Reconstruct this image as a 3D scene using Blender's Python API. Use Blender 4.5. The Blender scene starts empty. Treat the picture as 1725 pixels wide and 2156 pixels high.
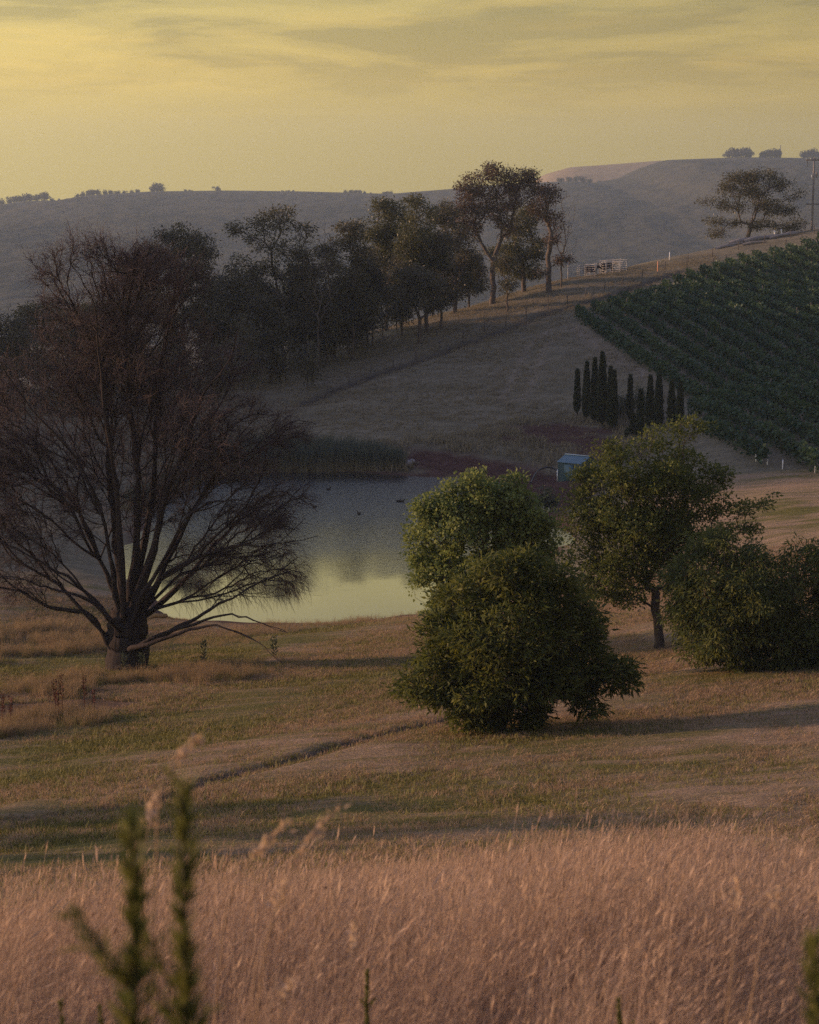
import bpy, math, numpy as np
from mathutils import Vector
R = math.radians
rng = np.random.default_rng(11)
sc = bpy.context.scene
COL = sc.collection
# ------------------------------------------------------------------ camera
F, CX, CY, EYE = 4023.0, 862.5, 1078.0, 21.1          # focal length and centre in units of a 1725 x 2156 picture
PITCH = R(9.29)
cam = bpy.data.cameras.new('camera'); camo = bpy.data.objects.new('camera', cam); COL.objects.link(camo)
camo.location = (0, 0, EYE); camo.rotation_euler = (math.pi/2 - PITCH, 0, 0)
cam.sensor_fit = 'VERTICAL'; cam.sensor_height = 24.0; cam.sensor_width = 19.2; cam.lens = F/2156*24.0
cam.clip_start = 0.1; cam.clip_end = 9000
cam.dof.use_dof = True; cam.dof.focus_distance = 80; cam.dof.aperture_fstop = 2.7
sc.camera = camo
# ------------------------------------------------------------------ world sky
SUN_EL, SUN_FRONT = R(8.0), R(10.0)                    # low sun, from the left and a little ahead
SUN = Vector((-math.cos(SUN_EL)*math.cos(SUN_FRONT), math.cos(SUN_EL)*math.sin(SUN_FRONT), math.sin(SUN_EL)))
w = bpy.data.worlds.new('World'); sc.world = w; w.use_nodes = True
nt = w.node_tree; nt.nodes.clear()
def N(t, typ, **kw):
    n = t.nodes.new(typ)
    for k, v in kw.items():
        if k.startswith('i_'):
            key = k[2:]; key = int(key) if key.isdigit() else key.replace('_', ' ')
            n.inputs[key].default_value = v
        else: setattr(n, k, v)
    return n
def ramp(t, stops, interp='LINEAR'):
    n = t.nodes.new('ShaderNodeValToRGB'); cr = n.color_ramp; cr.interpolation = interp
    while len(cr.elements) < len(stops): cr.elements.new(0.5)
    for e, (p, c) in zip(cr.elements, stops):
        e.position = p; e.color = (c[0], c[1], c[2], 1) if not isinstance(c, (int, float)) else (c, c, c, 1)
    return n
L = nt.links.new
tc = N(nt, 'ShaderNodeTexCoord'); sep = N(nt, 'ShaderNodeSeparateXYZ'); L(tc.outputs['Generated'], sep.inputs[0])
elev = ramp(nt, [(0.0, (.39, .297, .075)), (.03, (.425, .32, .085)), (.065, (.535, .383, .10)), (.10, (.46, .36, .12)), (.165, (.70, .60, .21)), (.21, (.74, .63, .29)),
                 (.29, (.27, .31, .38)), (.55, (.215, .245, .42)), (1.0, (.20, .225, .46))])
L(sep.outputs['Z'], elev.inputs[0])
# brightening toward the sun
dotn = N(nt, 'ShaderNodeVectorMath', operation='DOT_PRODUCT'); L(tc.outputs['Generated'], dotn.inputs[0]); dotn.inputs[1].default_value = SUN
gl = ramp(nt, [(0.0, .55), (.47, .73), (.585, .96), (.69, 1.25), (.85, 1.45), (1.0, 2.0)])
mr = N(nt, 'ShaderNodeMapRange'); mr.inputs[1].default_value = -1; mr.inputs[2].default_value = 1
L(dotn.outputs['Value'], mr.inputs[0]); L(mr.outputs[0], gl.inputs[0])
m1 = N(nt, 'ShaderNodeMix', data_type='RGBA', blend_type='MULTIPLY'); m1.inputs[0].default_value = 1
L(elev.outputs[0], m1.inputs[6]); L(gl.outputs[0], m1.inputs[7])
# thin streaky clouds, on a plane above the valley
mp = N(nt, 'ShaderNodeMapping'); mp.inputs['Scale'].default_value = (4.5, 3.0, 34); mp.inputs['Rotation'].default_value = (0, R(-4), 0); L(tc.outputs['Generated'], mp.inputs[0])
nz = N(nt, 'ShaderNodeTexNoise', i_Scale=1.6, i_Detail=8.0, i_Roughness=.60, i_Distortion=.35); L(mp.outputs[0], nz.inputs['Vector'])
cr = ramp(nt, [(.40, 0.0), (.50, .4), (.60, 1.0)], 'EASE'); L(nz.outputs['Fac'], cr.inputs[0])
fade = ramp(nt, [(.035, 0.0), (.07, .85), (.12, .9), (.15, .25), (.25, .3), (.5, .7), (1, .5)]); L(sep.outputs['Z'], fade.inputs[0])
mm = N(nt, 'ShaderNodeMath', operation='MULTIPLY'); L(cr.outputs[0], mm.inputs[0]); L(fade.outputs[0], mm.inputs[1])
m2 = N(nt, 'ShaderNodeMix', data_type='RGBA', blend_type='MULTIPLY'); m2.inputs[7].default_value = (.64, .67, .77, 1)
L(mm.outputs[0], m2.inputs[0]); L(m1.outputs[2], m2.inputs[6])
mp2 = N(nt, 'ShaderNodeMapping'); mp2.inputs['Scale'].default_value = (5, 4, 60); mp2.inputs['Location'].default_value = (3.1, 1.7, .4); mp2.inputs['Rotation'].default_value = (0, R(-5), 0); L(tc.outputs['Generated'], mp2.inputs[0])
nz2 = N(nt, 'ShaderNodeTexNoise', i_Scale=2.2, i_Detail=8.0, i_Roughness=.62, i_Distortion=.6); L(mp2.outputs[0], nz2.inputs['Vector'])
cr2 = ramp(nt, [(.50, 0.0), (.78, .5)]); L(nz2.outputs['Fac'], cr2.inputs[0])
mm2 = N(nt, 'ShaderNodeMath', operation='MULTIPLY'); L(cr2.outputs[0], mm2.inputs[0]); L(fade.outputs[0], mm2.inputs[1])
m3 = N(nt, 'ShaderNodeMix', data_type='RGBA', blend_type='MULTIPLY'); m3.inputs[7].default_value = (1.45, 1.28, 1.02, 1)
L(mm2.outputs[0], m3.inputs[0]); L(m2.outputs[2], m3.inputs[6])
sky = N(nt, 'ShaderNodeTexSky', sky_type='NISHITA'); sky.sun_disc = False; sky.sun_elevation = SUN_EL; sky.sun_rotation = R(-90) + SUN_FRONT; sky.dust_density = 3.0
bgn = N(nt, 'ShaderNodeBackground', i_Strength=.05); L(sky.outputs[0], bgn.inputs[0])
bgc = N(nt, 'ShaderNodeBackground', i_Strength=1.32); L(m3.outputs[2], bgc.inputs[0])
mxs = N(nt, 'ShaderNodeMixShader', i_0=.88); L(bgn.outputs[0], mxs.inputs[1]); L(bgc.outputs[0], mxs.inputs[2])
wo = N(nt, 'ShaderNodeOutputWorld'); L(mxs.outputs[0], wo.inputs[0])
# ------------------------------------------------------------------ sun and exposure
sl = bpy.data.lights.new('sun', 'SUN'); so = bpy.data.objects.new('sun', sl); COL.objects.link(so)
sl.energy = 5.0; sl.angle = R(.6); sl.color = (1.0, .62, .40)
so.rotation_euler = SUN.to_track_quat('Z', 'Y').to_euler()
vs = sc.view_settings; vs.view_transform = 'Standard'; vs.look = 'None'; vs.exposure = .2; vs.gamma = 1; vs.use_curve_mapping = False
cy = sc.cycles
cy.use_denoising = False; cy.use_adaptive_sampling = True; cy.adaptive_threshold = .014; cy.adaptive_min_samples = 24; cy.max_bounces = 5; cy.diffuse_bounces = 2; cy.glossy_bounces = 2; cy.transmission_bounces = 3
cy.transparent_max_bounces = 4; cy.volume_bounces = 0; cy.sample_clamp_indirect = 2.0; cy.sample_clamp_direct = 6.0; cy.caustics_reflective = False; cy.caustics_refractive = False
# ------------------------------------------------------------------ helpers
def mesh(name, V, faces, mat=None, attrs=None, smooth=False):
    """faces: list of (n,k) int arrays"""
    me = bpy.data.meshes.new(name); V = np.asarray(V, np.float32)
    faces = [np.asarray(f, np.int32) for f in (faces if isinstance(faces, list) else [faces]) if len(f)]
    tot = np.concatenate([np.full(len(f), f.shape[1], np.int32) for f in faces]) if faces else np.zeros(0, np.int32)
    idx = np.concatenate([f.ravel() for f in faces]) if faces else np.zeros(0, np.int32)
    me.vertices.add(len(V)); me.vertices.foreach_set('co', V.ravel())
    if len(idx):
        me.loops.add(len(idx)); me.loops.foreach_set('vertex_index', idx)
        me.polygons.add(len(tot)); st = np.zeros(len(tot), np.int32); st[1:] = np.cumsum(tot)[:-1]
        me.polygons.foreach_set('loop_start', st); me.polygons.foreach_set('loop_total', tot)
        if smooth: me.polygons.foreach_set('use_smooth', np.ones(len(tot), bool))
    for k, v in (attrs or {}).items():
        v = np.asarray(v)
        if v.ndim == 1 and v.dtype.kind == 'i': a = me.attributes.new(k, 'INT', 'POINT'); a.data.foreach_set('value', v.astype(np.int32))
        elif v.ndim == 1: a = me.attributes.new(k, 'FLOAT', 'POINT'); a.data.foreach_set('value', v.astype(np.float32))
        else: a = me.attributes.new(k, 'FLOAT_VECTOR', 'POINT'); a.data.foreach_set('vector', v.astype(np.float32).ravel())
    me.update(calc_edges=True); me.validate()
    if mat: me.materials.append(mat)
    return me
def obj(name, me, parent=None, loc=(0, 0, 0), rotz=0):
    o = bpy.data.objects.new(name, me); COL.objects.link(o); o.location = loc; o.rotation_euler = (0, 0, rotz)
    if parent: o.parent = parent
    return o
def tag(o, label, cat, group=None, kind=None):
    o['label'] = label; o['category'] = cat
    if group: o['group'] = group
    if kind: o['kind'] = kind
    return o
def thing(name, label, cat, loc=(0, 0, 0), rotz=0, group=None):
    o = bpy.data.objects.new(name, None); COL.objects.link(o); o.empty_display_size = .2
    o.location = loc; o.rotation_euler = (0, 0, rotz)
    return tag(o, label, cat, group)
def dup(root, loc, rotz=0, scale=1, label=None):
    r = root.copy(); COL.objects.link(r); r.location = loc; r.rotation_euler = (0, 0, rotz)
    r.scale = (scale,)*3 if isinstance(scale, (int, float)) else scale
    if label: r['label'] = label
    for ch in list(root.children):
        c = ch.copy(); COL.objects.link(c); c.parent = r
    return r
def join(parts):
    """[(V, [faces])] -> V, faces"""
    Vs, Fs, o = [], {}, 0
    for V, fs in parts:
        for f in (fs if isinstance(fs, list) else [fs]):
            f = np.asarray(f)
            if len(f): Fs.setdefault(f.shape[1], []).append(f + o)
        Vs.append(np.asarray(V, float)); o += len(V)
    return np.concatenate(Vs), [np.concatenate(v) for v in Fs.values()]
def box(x0, x1, y0, y1, z0, z1):
    V = np.array([(x, y, z) for z in (z0, z1) for y in (y0, y1) for x in (x0, x1)], float)
    return V, [np.array([(0, 2, 3, 1), (4, 5, 7, 6), (0, 1, 5, 4), (2, 6, 7, 3), (0, 4, 6, 2), (1, 3, 7, 5)])]
def nrm(a): return a/np.maximum(np.linalg.norm(a, axis=-1, keepdims=True), 1e-9)
def sweep(paths, sides):
    """paths: list of (pts(n,3), radii(n)) -> V, faces (continuous tapering tubes)"""
    P = np.concatenate([p for p, r in paths]); Rr = np.concatenate([r for p, r in paths])
    T = np.concatenate([np.gradient(p, axis=0) if len(p) > 1 else np.array([[0, 0, 1.]]) for p, r in paths]); T = nrm(T)
    ref = np.tile(np.array([.31, .9, .23]), (len(P), 1)); a = nrm(np.cross(T, ref)); b = np.cross(T, a)
    ang = np.arange(sides)*2*math.pi/sides
    V = (P[:, None] + Rr[:, None, None]*(a[:, None]*np.cos(ang)[None, :, None] + b[:, None]*np.sin(ang)[None, :, None])).reshape(-1, 3)
    n = np.array([len(p) for p, r in paths]); st = np.concatenate([[0], np.cumsum(n)[:-1]])
    seg = np.concatenate([np.arange(s, s+k-1) for s, k in zip(st, n)]).astype(int)
    k = np.arange(sides); k2 = (k+1) % sides
    Fq = np.stack([seg[:, None]*sides+k, seg[:, None]*sides+k2, (seg[:, None]+1)*sides+k2, (seg[:, None]+1)*sides+k], -1).reshape(-1, 4)
    return V, [Fq]
def leaf_quads(B, D, Ln, W, fold=.25, up=None):
    """folded diamond leaves: base B, direction D, length, width"""
    n = len(B); D = nrm(D); rv = rng.normal(size=(n, 3)) if up is None else np.tile(up, (n, 1)) + rng.normal(size=(n, 3))*.6
    S = nrm(np.cross(D, rv)); Nn = np.cross(S, D)
    mid = B + D*(Ln*.45)[:, None] + Nn*(W*fold)[:, None]
    V = np.stack([B, mid - S*(W*.5)[:, None], B + D*Ln[:, None], mid + S*(W*.5)[:, None]], 1).reshape(-1, 3)
    return V, np.arange(4*n).reshape(n, 4)
def smooth01(a, b, x):
    t = np.clip((x-a)/(b-a), 0, 1); return t*t*(3-2*t)
_lat = np.random.default_rng(3).random((256, 256))
def vnoise(X, Y, s):
    X = np.asarray(X, float)/s + 500.3; Y = np.asarray(Y, float)/s + 500.7
    xi = np.floor(X).astype(int); yi = np.floor(Y).astype(int); fx = X-xi; fy = Y-yi
    fx = fx*fx*(3-2*fx); fy = fy*fy*(3-2*fy); g = lambda a, b: _lat[a % 256, b % 256]
    return (g(xi, yi)*(1-fx)+g(xi+1, yi)*fx)*(1-fy) + (g(xi, yi+1)*(1-fx)+g(xi+1, yi+1)*fx)*fy
# picture point -> ray, ground
def ray(x, y):
    a = (np.asarray(x, float)-CX)/F; b = (CY-np.asarray(y, float))/F
    return np.stack([a, math.cos(PITCH)+b*math.sin(PITCH), -math.sin(PITCH)+b*math.cos(PITCH)], -1)
def pt(x, y, Y):
    d = ray(x, y); return d*(Y/d[..., 1])[..., None] + np.array([0, 0, EYE])
# ------------------------------------------------------------------ terrain heights (thin plate spline through surveyed points)
ctl = []
for x, y, Y in [(0, 2156, 12), (862, 2156, 12), (1725, 2156, 12.4), (0, 1860, 33), (862, 1800, 34), (1725, 1760, 34.5),
                (0, 1990, 22), (862, 1960, 22), (1725, 1935, 22.5),
                (0, 1640, 52), (480, 1590, 52), (1050, 1549, 52), (1725, 1490, 53), (1400, 1520, 53),
                (270, 1412, 75), (0, 1420, 74), (620, 1395, 75), (1385, 1369, 70), (1560, 1422, 61), (1725, 1420, 60), (900, 1400, 72), (1150, 1390, 71),
                (0, 1330, 88), (150, 1335, 88), (330, 1345, 88), (600, 1335, 89), (850, 1310, 90), (1100, 1280, 92), (1300, 1255, 92), (1500, 1220, 92), (1725, 1180, 92),
                (1140, 1082, 127), (1240, 1130, 113), (1650, 1050, 118), (1725, 1075, 110), (1450, 1120, 108), (1500, 950, 142), (1725, 1000, 133), (1600, 975, 137),
                (750, 930, 156), (750, 850, 173), (750, 790, 188), (740, 757, 200), (600, 800, 193), (600, 880, 170), (600, 935, 156), (885, 722, 203), (880, 800, 185), (960, 657, 224),
                (1000, 940, 153), (1100, 900, 161), (1100, 800, 181), (1100, 700, 206), (1037, 641, 230), (1155, 616, 232), (1190, 590, 240), (1300, 576, 248),
                (1400, 548, 256), (1500, 525, 263), (1600, 500, 270), (1725, 483, 278), (1210, 672, 205), (1405, 803, 174), (1560, 550, 247), (1725, 800, 173), (1725, 600, 227), (1725, 505, 254),
                (1300, 620, 226), (1450, 570, 240), (1220, 880, 165), (1300, 905, 159), (1400, 905, 158), (1250, 960, 150), (1190, 1003, 147), (1300, 730, 190), (1060, 980, 149), (1460, 880, 157)]:
    ctl.append(pt(x, y, Y))
for X, Y, z in [(0, -15, 2.5), (-40, -15, -1), (40, -15, 5), (0, 0, -1.75), (-8, 0, -2.2), (8, 0, -1.3), (0, 5, -3.4), (-60, 10, -7), (60, 15, -3),
                (50, 60, -11.5), (60, 100, -13.5), (70, 150, -15), (90, 200, -9), (95, 260, -2), (110, 40, -6), (140, 120, -10), (140, 260, 0),
                (70, 300, -4.6), (30, 285, -13), (60, 335, -13), (10, 275, -17), (-10, 250, -22), (-30, 235, -24), (10, 330, -30), (-50, 300, -40), (60, 390, -28), (120, 360, -12), (-30, 400, -55),
                (-35, 55, -17), (-60, 60, -17.5), (-40, 90, -20.3), (-22, 110, -20.3), (-30, 135, -19.8), (-28, 155, -19.3), (-45, 150, -18.5), (-40, 180, -19), (-30, 190, -18.6), (-60, 100, -19),
                (-90, 60, -17), (-90, 110, -18), (-80, 170, -18), (-60, 220, -24), (-110, 260, -30), (-20, 205, -17.6), (-14, 198, -17.0),
                (-20, 175, -18.2), (-70, 20, -10)]:
    ctl.append(np.array([X, Y, z+EYE]))
POND = [(-12.8, 96.2), (-8, 93.8), (-4, 94.2), (1, 96.2), (6, 103), (9.6, 116), (10, 128), (7.5, 138), (2.4, 145.2), (-3, 148), (-9, 148.8), (-14.5, 147), (-18.5, 138), (-17.2, 120), (-14.6, 104)]
for X, Y in POND: ctl.append(np.array([X, Y, 0.02]))
for X, Y in [(-8, 103), (-3, 108), (-10, 120), (0, 120), (5, 126), (-5, 135), (-12, 138), (1, 139), (-13, 108)]: ctl.append(np.array([X, Y, -1.3]))
ctl = np.array(ctl)
def _K(r2): return np.where(r2 > 1e-12, .5*r2*np.log(np.maximum(r2, 1e-12)), 0)
Pc = ctl[:, :2]/100.; n_ = len(Pc)
A = np.zeros((n_+3, n_+3)); A[:n_, :n_] = _K(((Pc[:, None]-Pc[None])**2).sum(-1)) + 2e-4*np.eye(n_)
A[:n_, n_] = 1; A[:n_, n_+1:] = Pc; A[n_, :n_] = 1; A[n_+1:, :n_] = Pc.T
wt = np.linalg.solve(A, np.concatenate([ctl[:, 2], np.zeros(3)]))
VALLEY = EYE-62
def H(X, Y):
    X = np.asarray(X, float); Y = np.asarray(Y, float); sh = X.shape; x = X.ravel(); y = Y.ravel(); z = np.empty(len(x))
    for s in range(0, len(x), 20000):
        p = np.stack([x[s:s+20000], y[s:s+20000]], -1)/100.
        z[s:s+20000] = _K(((p[:, None]-Pc[None])**2).sum(-1)) @ wt[:n_] + wt[n_] + p @ wt[n_+1:]
    wb = smooth01(190, 560, np.hypot(x*1.15, y-120))
    z = z*(1-wb) + VALLEY*wb
    z += 46*np.exp(-((x+165)/52)**2-((y-215)/72)**2)                  # unseen rise added beyond the left edge to shade the pond valley
    return z.reshape(sh)
def at(x, y, t0=4, t1=420):
    d = ray(x, y); ts = np.arange(t0, t1, .4)/d[1]; P = d[None]*ts[:, None]+np.array([0, 0, EYE])
    below = P[:, 2] < H(P[:, 0], P[:, 1])
    if not below.any(): raise RuntimeError('no ground at %s %s' % (x, y))
    i = int(np.argmax(below)); a, b = ts[max(i-1, 0)], ts[i]
    for _ in range(14):
        m = .5*(a+b); p = d*m+np.array([0, 0, EYE])
        if p[2] < H(p[0:1], p[1:2])[0]: b = m
        else: a = m
    return d*b+np.array([0, 0, EYE])
def gz(X, Y): return float(H(np.array([X]), np.array([Y]))[0])
def poly_sd(X, Y, poly):
    """signed distance, negative inside"""
    P = np.asarray(poly, float); d = np.full(X.shape, 1e9); ins = np.zeros(X.shape, bool)
    for i in range(len(P)):
        a, b = P[i], P[(i+1) % len(P)]; ab = b-a
        t = np.clip(((X-a[0])*ab[0]+(Y-a[1])*ab[1])/(ab@ab), 0, 1)
        d = np.minimum(d, np.hypot(X-a[0]-t*ab[0], Y-a[1]-t*ab[1]))
        c = ((a[1] > Y) != (b[1] > Y)); xs = a[0]+(Y-a[1])/(b[1]-a[1]+1e-12)*(b[0]-a[0]); ins ^= c & (X < xs)
    return np.where(ins, -d, d)
def line_d(X, Y, pts):
    d = np.full(X.shape, 1e9)
    for a, b in zip(pts[:-1], pts[1:]):
        a = np.array(a[:2]); b = np.array(b[:2]); ab = b-a
        t = np.clip(((X-a[0])*ab[0]+(Y-a[1])*ab[1])/(ab@ab), 0, 1)
        d = np.minimum(d, np.hypot(X-a[0]-t*ab[0], Y-a[1]-t*ab[1]))
    return d
def spot(x, y):
    for k in range(40):          # just over a brow: step back to the brow itself
        try: return at(x, y+k)
        except RuntimeError: pass
def pxpoly(l): return [tuple(spot(x, y)[:2]) for x, y in l]
rut = pxpoly([(20, 1728), (180, 1712), (330, 1688), (450, 1642), (600, 1606), (760, 1560), (925, 1519), (1010, 1500)])
rut2 = pxpoly([(1345, 1424), (1420, 1409), (1500, 1396)])
rut3 = pxpoly([(560, 1400), (700, 1383), (850, 1366)])
track = pxpoly([(640, 850), (740, 806), (840, 772), (940, 738), (1060, 694), (1200, 646), (1330, 606), (1440, 572)])
wheel1 = pxpoly([(1180, 690), (1130, 730), (1105, 790), (1080, 840)])
wheel2 = pxpoly([(1215, 690), (1270, 735), (1330, 772), (1380, 800)])
soil1 = pxpoly([(840, 942), (900, 938), (985, 952), (1060, 968), (1130, 985), (1195, 1003), (1260, 1010), (1240, 1060), (1180, 1085), (1120, 1060), (1040, 1020), (930, 1003), (850, 990)])
soil2 = pxpoly([(1030, 915), (1080, 896), (1180, 886), (1300, 905), (1330, 935), (1300, 975), (1240, 975), (1180, 942), (1110, 932), (1060, 927)])
mud = pxpoly([(-60, 1490), (60, 1478), (200, 1470), (330, 1478), (250, 1492), (120, 1510), (-60, 1530)])
greens = [pxpoly(l) for l in ([(-60, 1520), (300, 1495), (620, 1425), (860, 1405), (880, 1450), (640, 1520), (300, 1600), (-60, 1680)],
                              [(-60, 1400), (230, 1370), (520, 1330), (620, 1325), (800, 1310), (700, 1345), (480, 1400), (260, 1425), (-60, 1450)],
                              [(400, 1720), (900, 1640), (1500, 1590), (1800, 1600), (1500, 1660), (800, 1740), (350, 1800)],
                              [(-60, 1720), (250, 1700), (500, 1780), (100, 1830), (-60, 1840)],
                              [(1560, 1060), (1760, 1070), (1760, 1100), (1600, 1095)], [(1180, 655), (1300, 630), (1350, 640), (1230, 690)],
                              [(900, 1545), (1300, 1520), (1400, 1540), (1000, 1590)], [(1390, 1425), (1800, 1415), (1800, 1450), (1450, 1460)])]
VPOLY = [tuple(at(x, y)[:2]) for x, y in [(1207, 678), (1300, 646), (1420, 604), (1560, 556), (1725, 512)]] + [(95, 262), (62, 140)] + \
        [tuple(at(x, y)[:2]) for x, y in [(1725, 1002), (1640, 992), (1560, 972), (1500, 950), (1455, 880), (1405, 806), (1330, 752)]]
TALL_EDGE = pxpoly([(-150, 2015), (0, 1995), (200, 1965), (430, 1920), (560, 1902), (700, 1880), (880, 1868), (1100, 1856), (1300, 1846), (1500, 1836), (1725, 1820), (1870, 1812)])
TALL = TALL_EDGE + [(12, 3), (-12, 3)]
# ------------------------------------------------------------------ materials
def mat(name):
    m = bpy.data.materials.new(name); m.use_nodes = True; t = m.node_tree; t.nodes.clear()
    o = t.nodes.new('ShaderNodeOutputMaterial'); return m, t, o
def leaf_mat(name, c1, c2, trans=.35, rough=.45, spec=.35, inst=False):
    m, t, o = mat(name); l = t.links.new
    if inst:
        s = N(t, 'ShaderNodeObjectInfo'); s2 = N(t, 'ShaderNodeAttribute', attribute_name='var'); mv = N(t, 'ShaderNodeMath', operation='MULTIPLY_ADD', i_1=.45); mw = N(t, 'ShaderNodeMath', operation='MULTIPLY', i_1=.55)
        l(s.outputs['Random'], mv.inputs[0]); l(s2.outputs['Fac'], mw.inputs[0]); l(mw.outputs[0], mv.inputs[2]); out = mv.outputs[0]
    else: s = N(t, 'ShaderNodeAttribute', attribute_name='var'); out = s.outputs['Fac']
    rp = ramp(t, [(0, c1), (1, c2)]); l(out, rp.inputs[0])
    p = N(t, 'ShaderNodeBsdfPrincipled', i_Roughness=rough); p.inputs['Specular IOR Level'].default_value = spec; l(rp.outputs[0], p.inputs['Base Color'])
    tr = N(t, 'ShaderNodeBsdfTranslucent'); l(rp.outputs[0], tr.inputs[0])
    mx = N(t, 'ShaderNodeMixShader', i_0=trans); l(p.outputs[0], mx.inputs[1]); l(tr.outputs[0], mx.inputs[2]); l(mx.outputs[0], o.inputs[0])
    return m
def plain(name, c1, c2=None, scale=3.0, rough=.8, spec=.2, stretch=(1, 1, 1), bump=0.0, metal=0.0):
    m, t, o = mat(name); l = t.links.new
    p = N(t, 'ShaderNodeBsdfPrincipled', i_Roughness=rough, i_Metallic=metal); p.inputs['Specular IOR Level'].default_value = spec
    tx = N(t, 'ShaderNodeTexCoord'); mpp = N(t, 'ShaderNodeMapping'); mpp.inputs['Scale'].default_value = stretch; l(tx.outputs['Object'], mpp.inputs[0])
    nn = N(t, 'ShaderNodeTexNoise', i_Scale=scale, i_Detail=5.0, i_Roughness=.65); l(mpp.outputs[0], nn.inputs['Vector'])
    rp = ramp(t, [(.3, c1), (.7, c2 or c1)]); l(nn.outputs['Fac'], rp.inputs[0]); l(rp.outputs[0], p.inputs['Base Color'])
    if bump: b = N(t, 'ShaderNodeBump', i_Strength=bump, i_Distance=.05); l(nn.outputs['Fac'], b.inputs['Height']); l(b.outputs[0], p.inputs['Normal'])
    l(p.outputs[0], o.inputs[0]); return m
M = {}
M['bark_gum'] = plain('gum_bark', (.060, .049, .042), (.155, .125, .10), 2.0, .85, .1, (3, 3, .6), .6)
M['bark_willow'] = plain('willow_bark', (.024, .020, .019), (.058, .044, .038), 3.0, .9, .1, (3, 3, .5), .9)
M['twig_willow'] = plain('willow_twig', (.062, .047, .045), (.115, .080, .072), 1.0, .75, .2)
M['bark_dark'] = plain('dark_bark', (.05, .042, .038), (.11, .09, .075), 4.0, .9, .1, (3, 3, .6), .8)
M['dead'] = plain('dead_wood', (.15, .135, .125), (.30, .27, .24), 3.0, .85, .1, (2, 2, .6), .5)
M['broken'] = plain('broken_wood', (.42, .28, .12), (.25, .14, .07), 6.0, .8, .1)
M['gum1'] = leaf_mat('gum_leaf', (.060, .062, .030), (.130, .110, .048), .32)
M['gum2'] = leaf_mat('olive_gum_leaf', (.060, .068, .024), (.140, .128, .042), .34)
M['gum3'] = leaf_mat('dark_gum_leaf', (.056, .056, .034), (.120, .104, .052), .32)
M['gum4'] = leaf_mat('brown_gum_leaf', (.070, .048, .028), (.14, .082, .042), .3)
M['lime'] = leaf_mat('yellow_green_leaf', (.085, .085, .022), (.16, .14, .04), .35)
M['chestnut'] = leaf_mat('chestnut_leaf', (.040, .064, .018), (.170, .172, .036), .42, .55, .15)
M['poplar'] = leaf_mat('poplar_leaf', (.115, .165, .050), (.27, .30, .085), .45, .5, .2)
M['ash'] = leaf_mat('ash_leaf', (.050, .082, .024), (.175, .185, .042), .40, .55, .15)
M['bushd'] = leaf_mat('weeping_leaf', (.050, .080, .025), (.170, .175, .044), .42, .55, .15)
M['vine'] = leaf_mat('vine_leaf', (.022, .058, .034), (.070, .112, .042), .36, .5, .3)
M['cypress'] = leaf_mat('cypress_leaf', (.022, .036, .022), (.060, .074, .040), .15, .7, .1)
M['ridge'] = leaf_mat('ridge_leaf', (.05, .052, .036), (.09, .085, .05), .2)
M['shrub'] = leaf_mat('shrub_leaf', (.040, .055, .032), (.08, .095, .05), .3)
M['straw'] = leaf_mat('dry_grass', (.20, .128, .074), (.76, .545, .375), .36, .7, .15, True)
M['straw_head'] = leaf_mat('dry_grass_plant', (.42, .28, .15), (.62, .44, .27), .35, .7, .15)
M['mown'] = leaf_mat('mown_grass', (.19, .125, .062), (.60, .42, .25), .35, .7, .15, True)
M['green'] = leaf_mat('green_grass', (.08, .085, .022), (.31, .265, .075), .35, .65, .2, True)
M['bank'] = leaf_mat('bank_grass', (.24, .165, .085), (.42, .30, .165), .35, .7, .1, True)
M['hill_grass'] = leaf_mat('hill_grass', (.15, .13, .08), (.33, .275, .18), .3, .7, .1, True)
M['reed'] = leaf_mat('reed_leaf', (.095, .115, .09), (.42, .34, .21), .3, .6, .2)
M['weed'] = leaf_mat('fleabane_leaf', (.09, .105, .030), (.20, .195, .048), .4, .55, .2)
M['weed_stem'] = plain('fleabane_stem', (.035, .030, .018), (.08, .075, .035), 20, .7)
M['dock'] = plain('dock_stalk', (.10, .035, .022), (.17, .06, .035), 10, .8)
M['post'] = plain('weathered_post', (.06, .052, .046), (.13, .11, .095), 4, .9, .1, (3, 3, .5))
M['steel'] = plain('galvanised_steel', (.24, .23, .22), (.34, .33, .31), 6, .5, .5, metal=.3)
M['wire'] = plain('wire', (.2, .19, .18), None, 1, .5, .4)
M['white'] = plain('white_stake', (.72, .70, .64), (.82, .80, .74), 5, .6, .3)
M['orange'] = plain('orange_stake', (.62, .25, .13), (.70, .34, .2), 5, .6, .3)
M['shed'] = plain('teal_steel', (.040, .085, .098), (.055, .105, .118), 1.2, .5, .4)
M['shed_roof'] = plain('teal_roof', (.052, .115, .128), (.07, .135, .15), 1.2, .42, .5)
M['trim'] = plain('pale_trim', (.40, .46, .46), (.52, .57, .56), 4, .5, .4)
M['rubber'] = plain('black_pipe', (.02, .02, .02), (.035, .035, .035), 4, .5, .3)
M['cow'] = plain('black_hide', (.012, .011, .011), (.025, .022, .02), 6, .7, .2)
M['duck'] = plain('duck_feather', (.02, .018, .016), (.05, .04, .03), 20, .7, .2)
M['rock'] = plain('pale_rock', (.20, .18, .16), (.34, .31, .28), 4, .9, .1, bump=.5)
M['mast'] = plain('mast_steel', (.10, .10, .10), (.15, .14, .14), 4, .6, .3)
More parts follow.
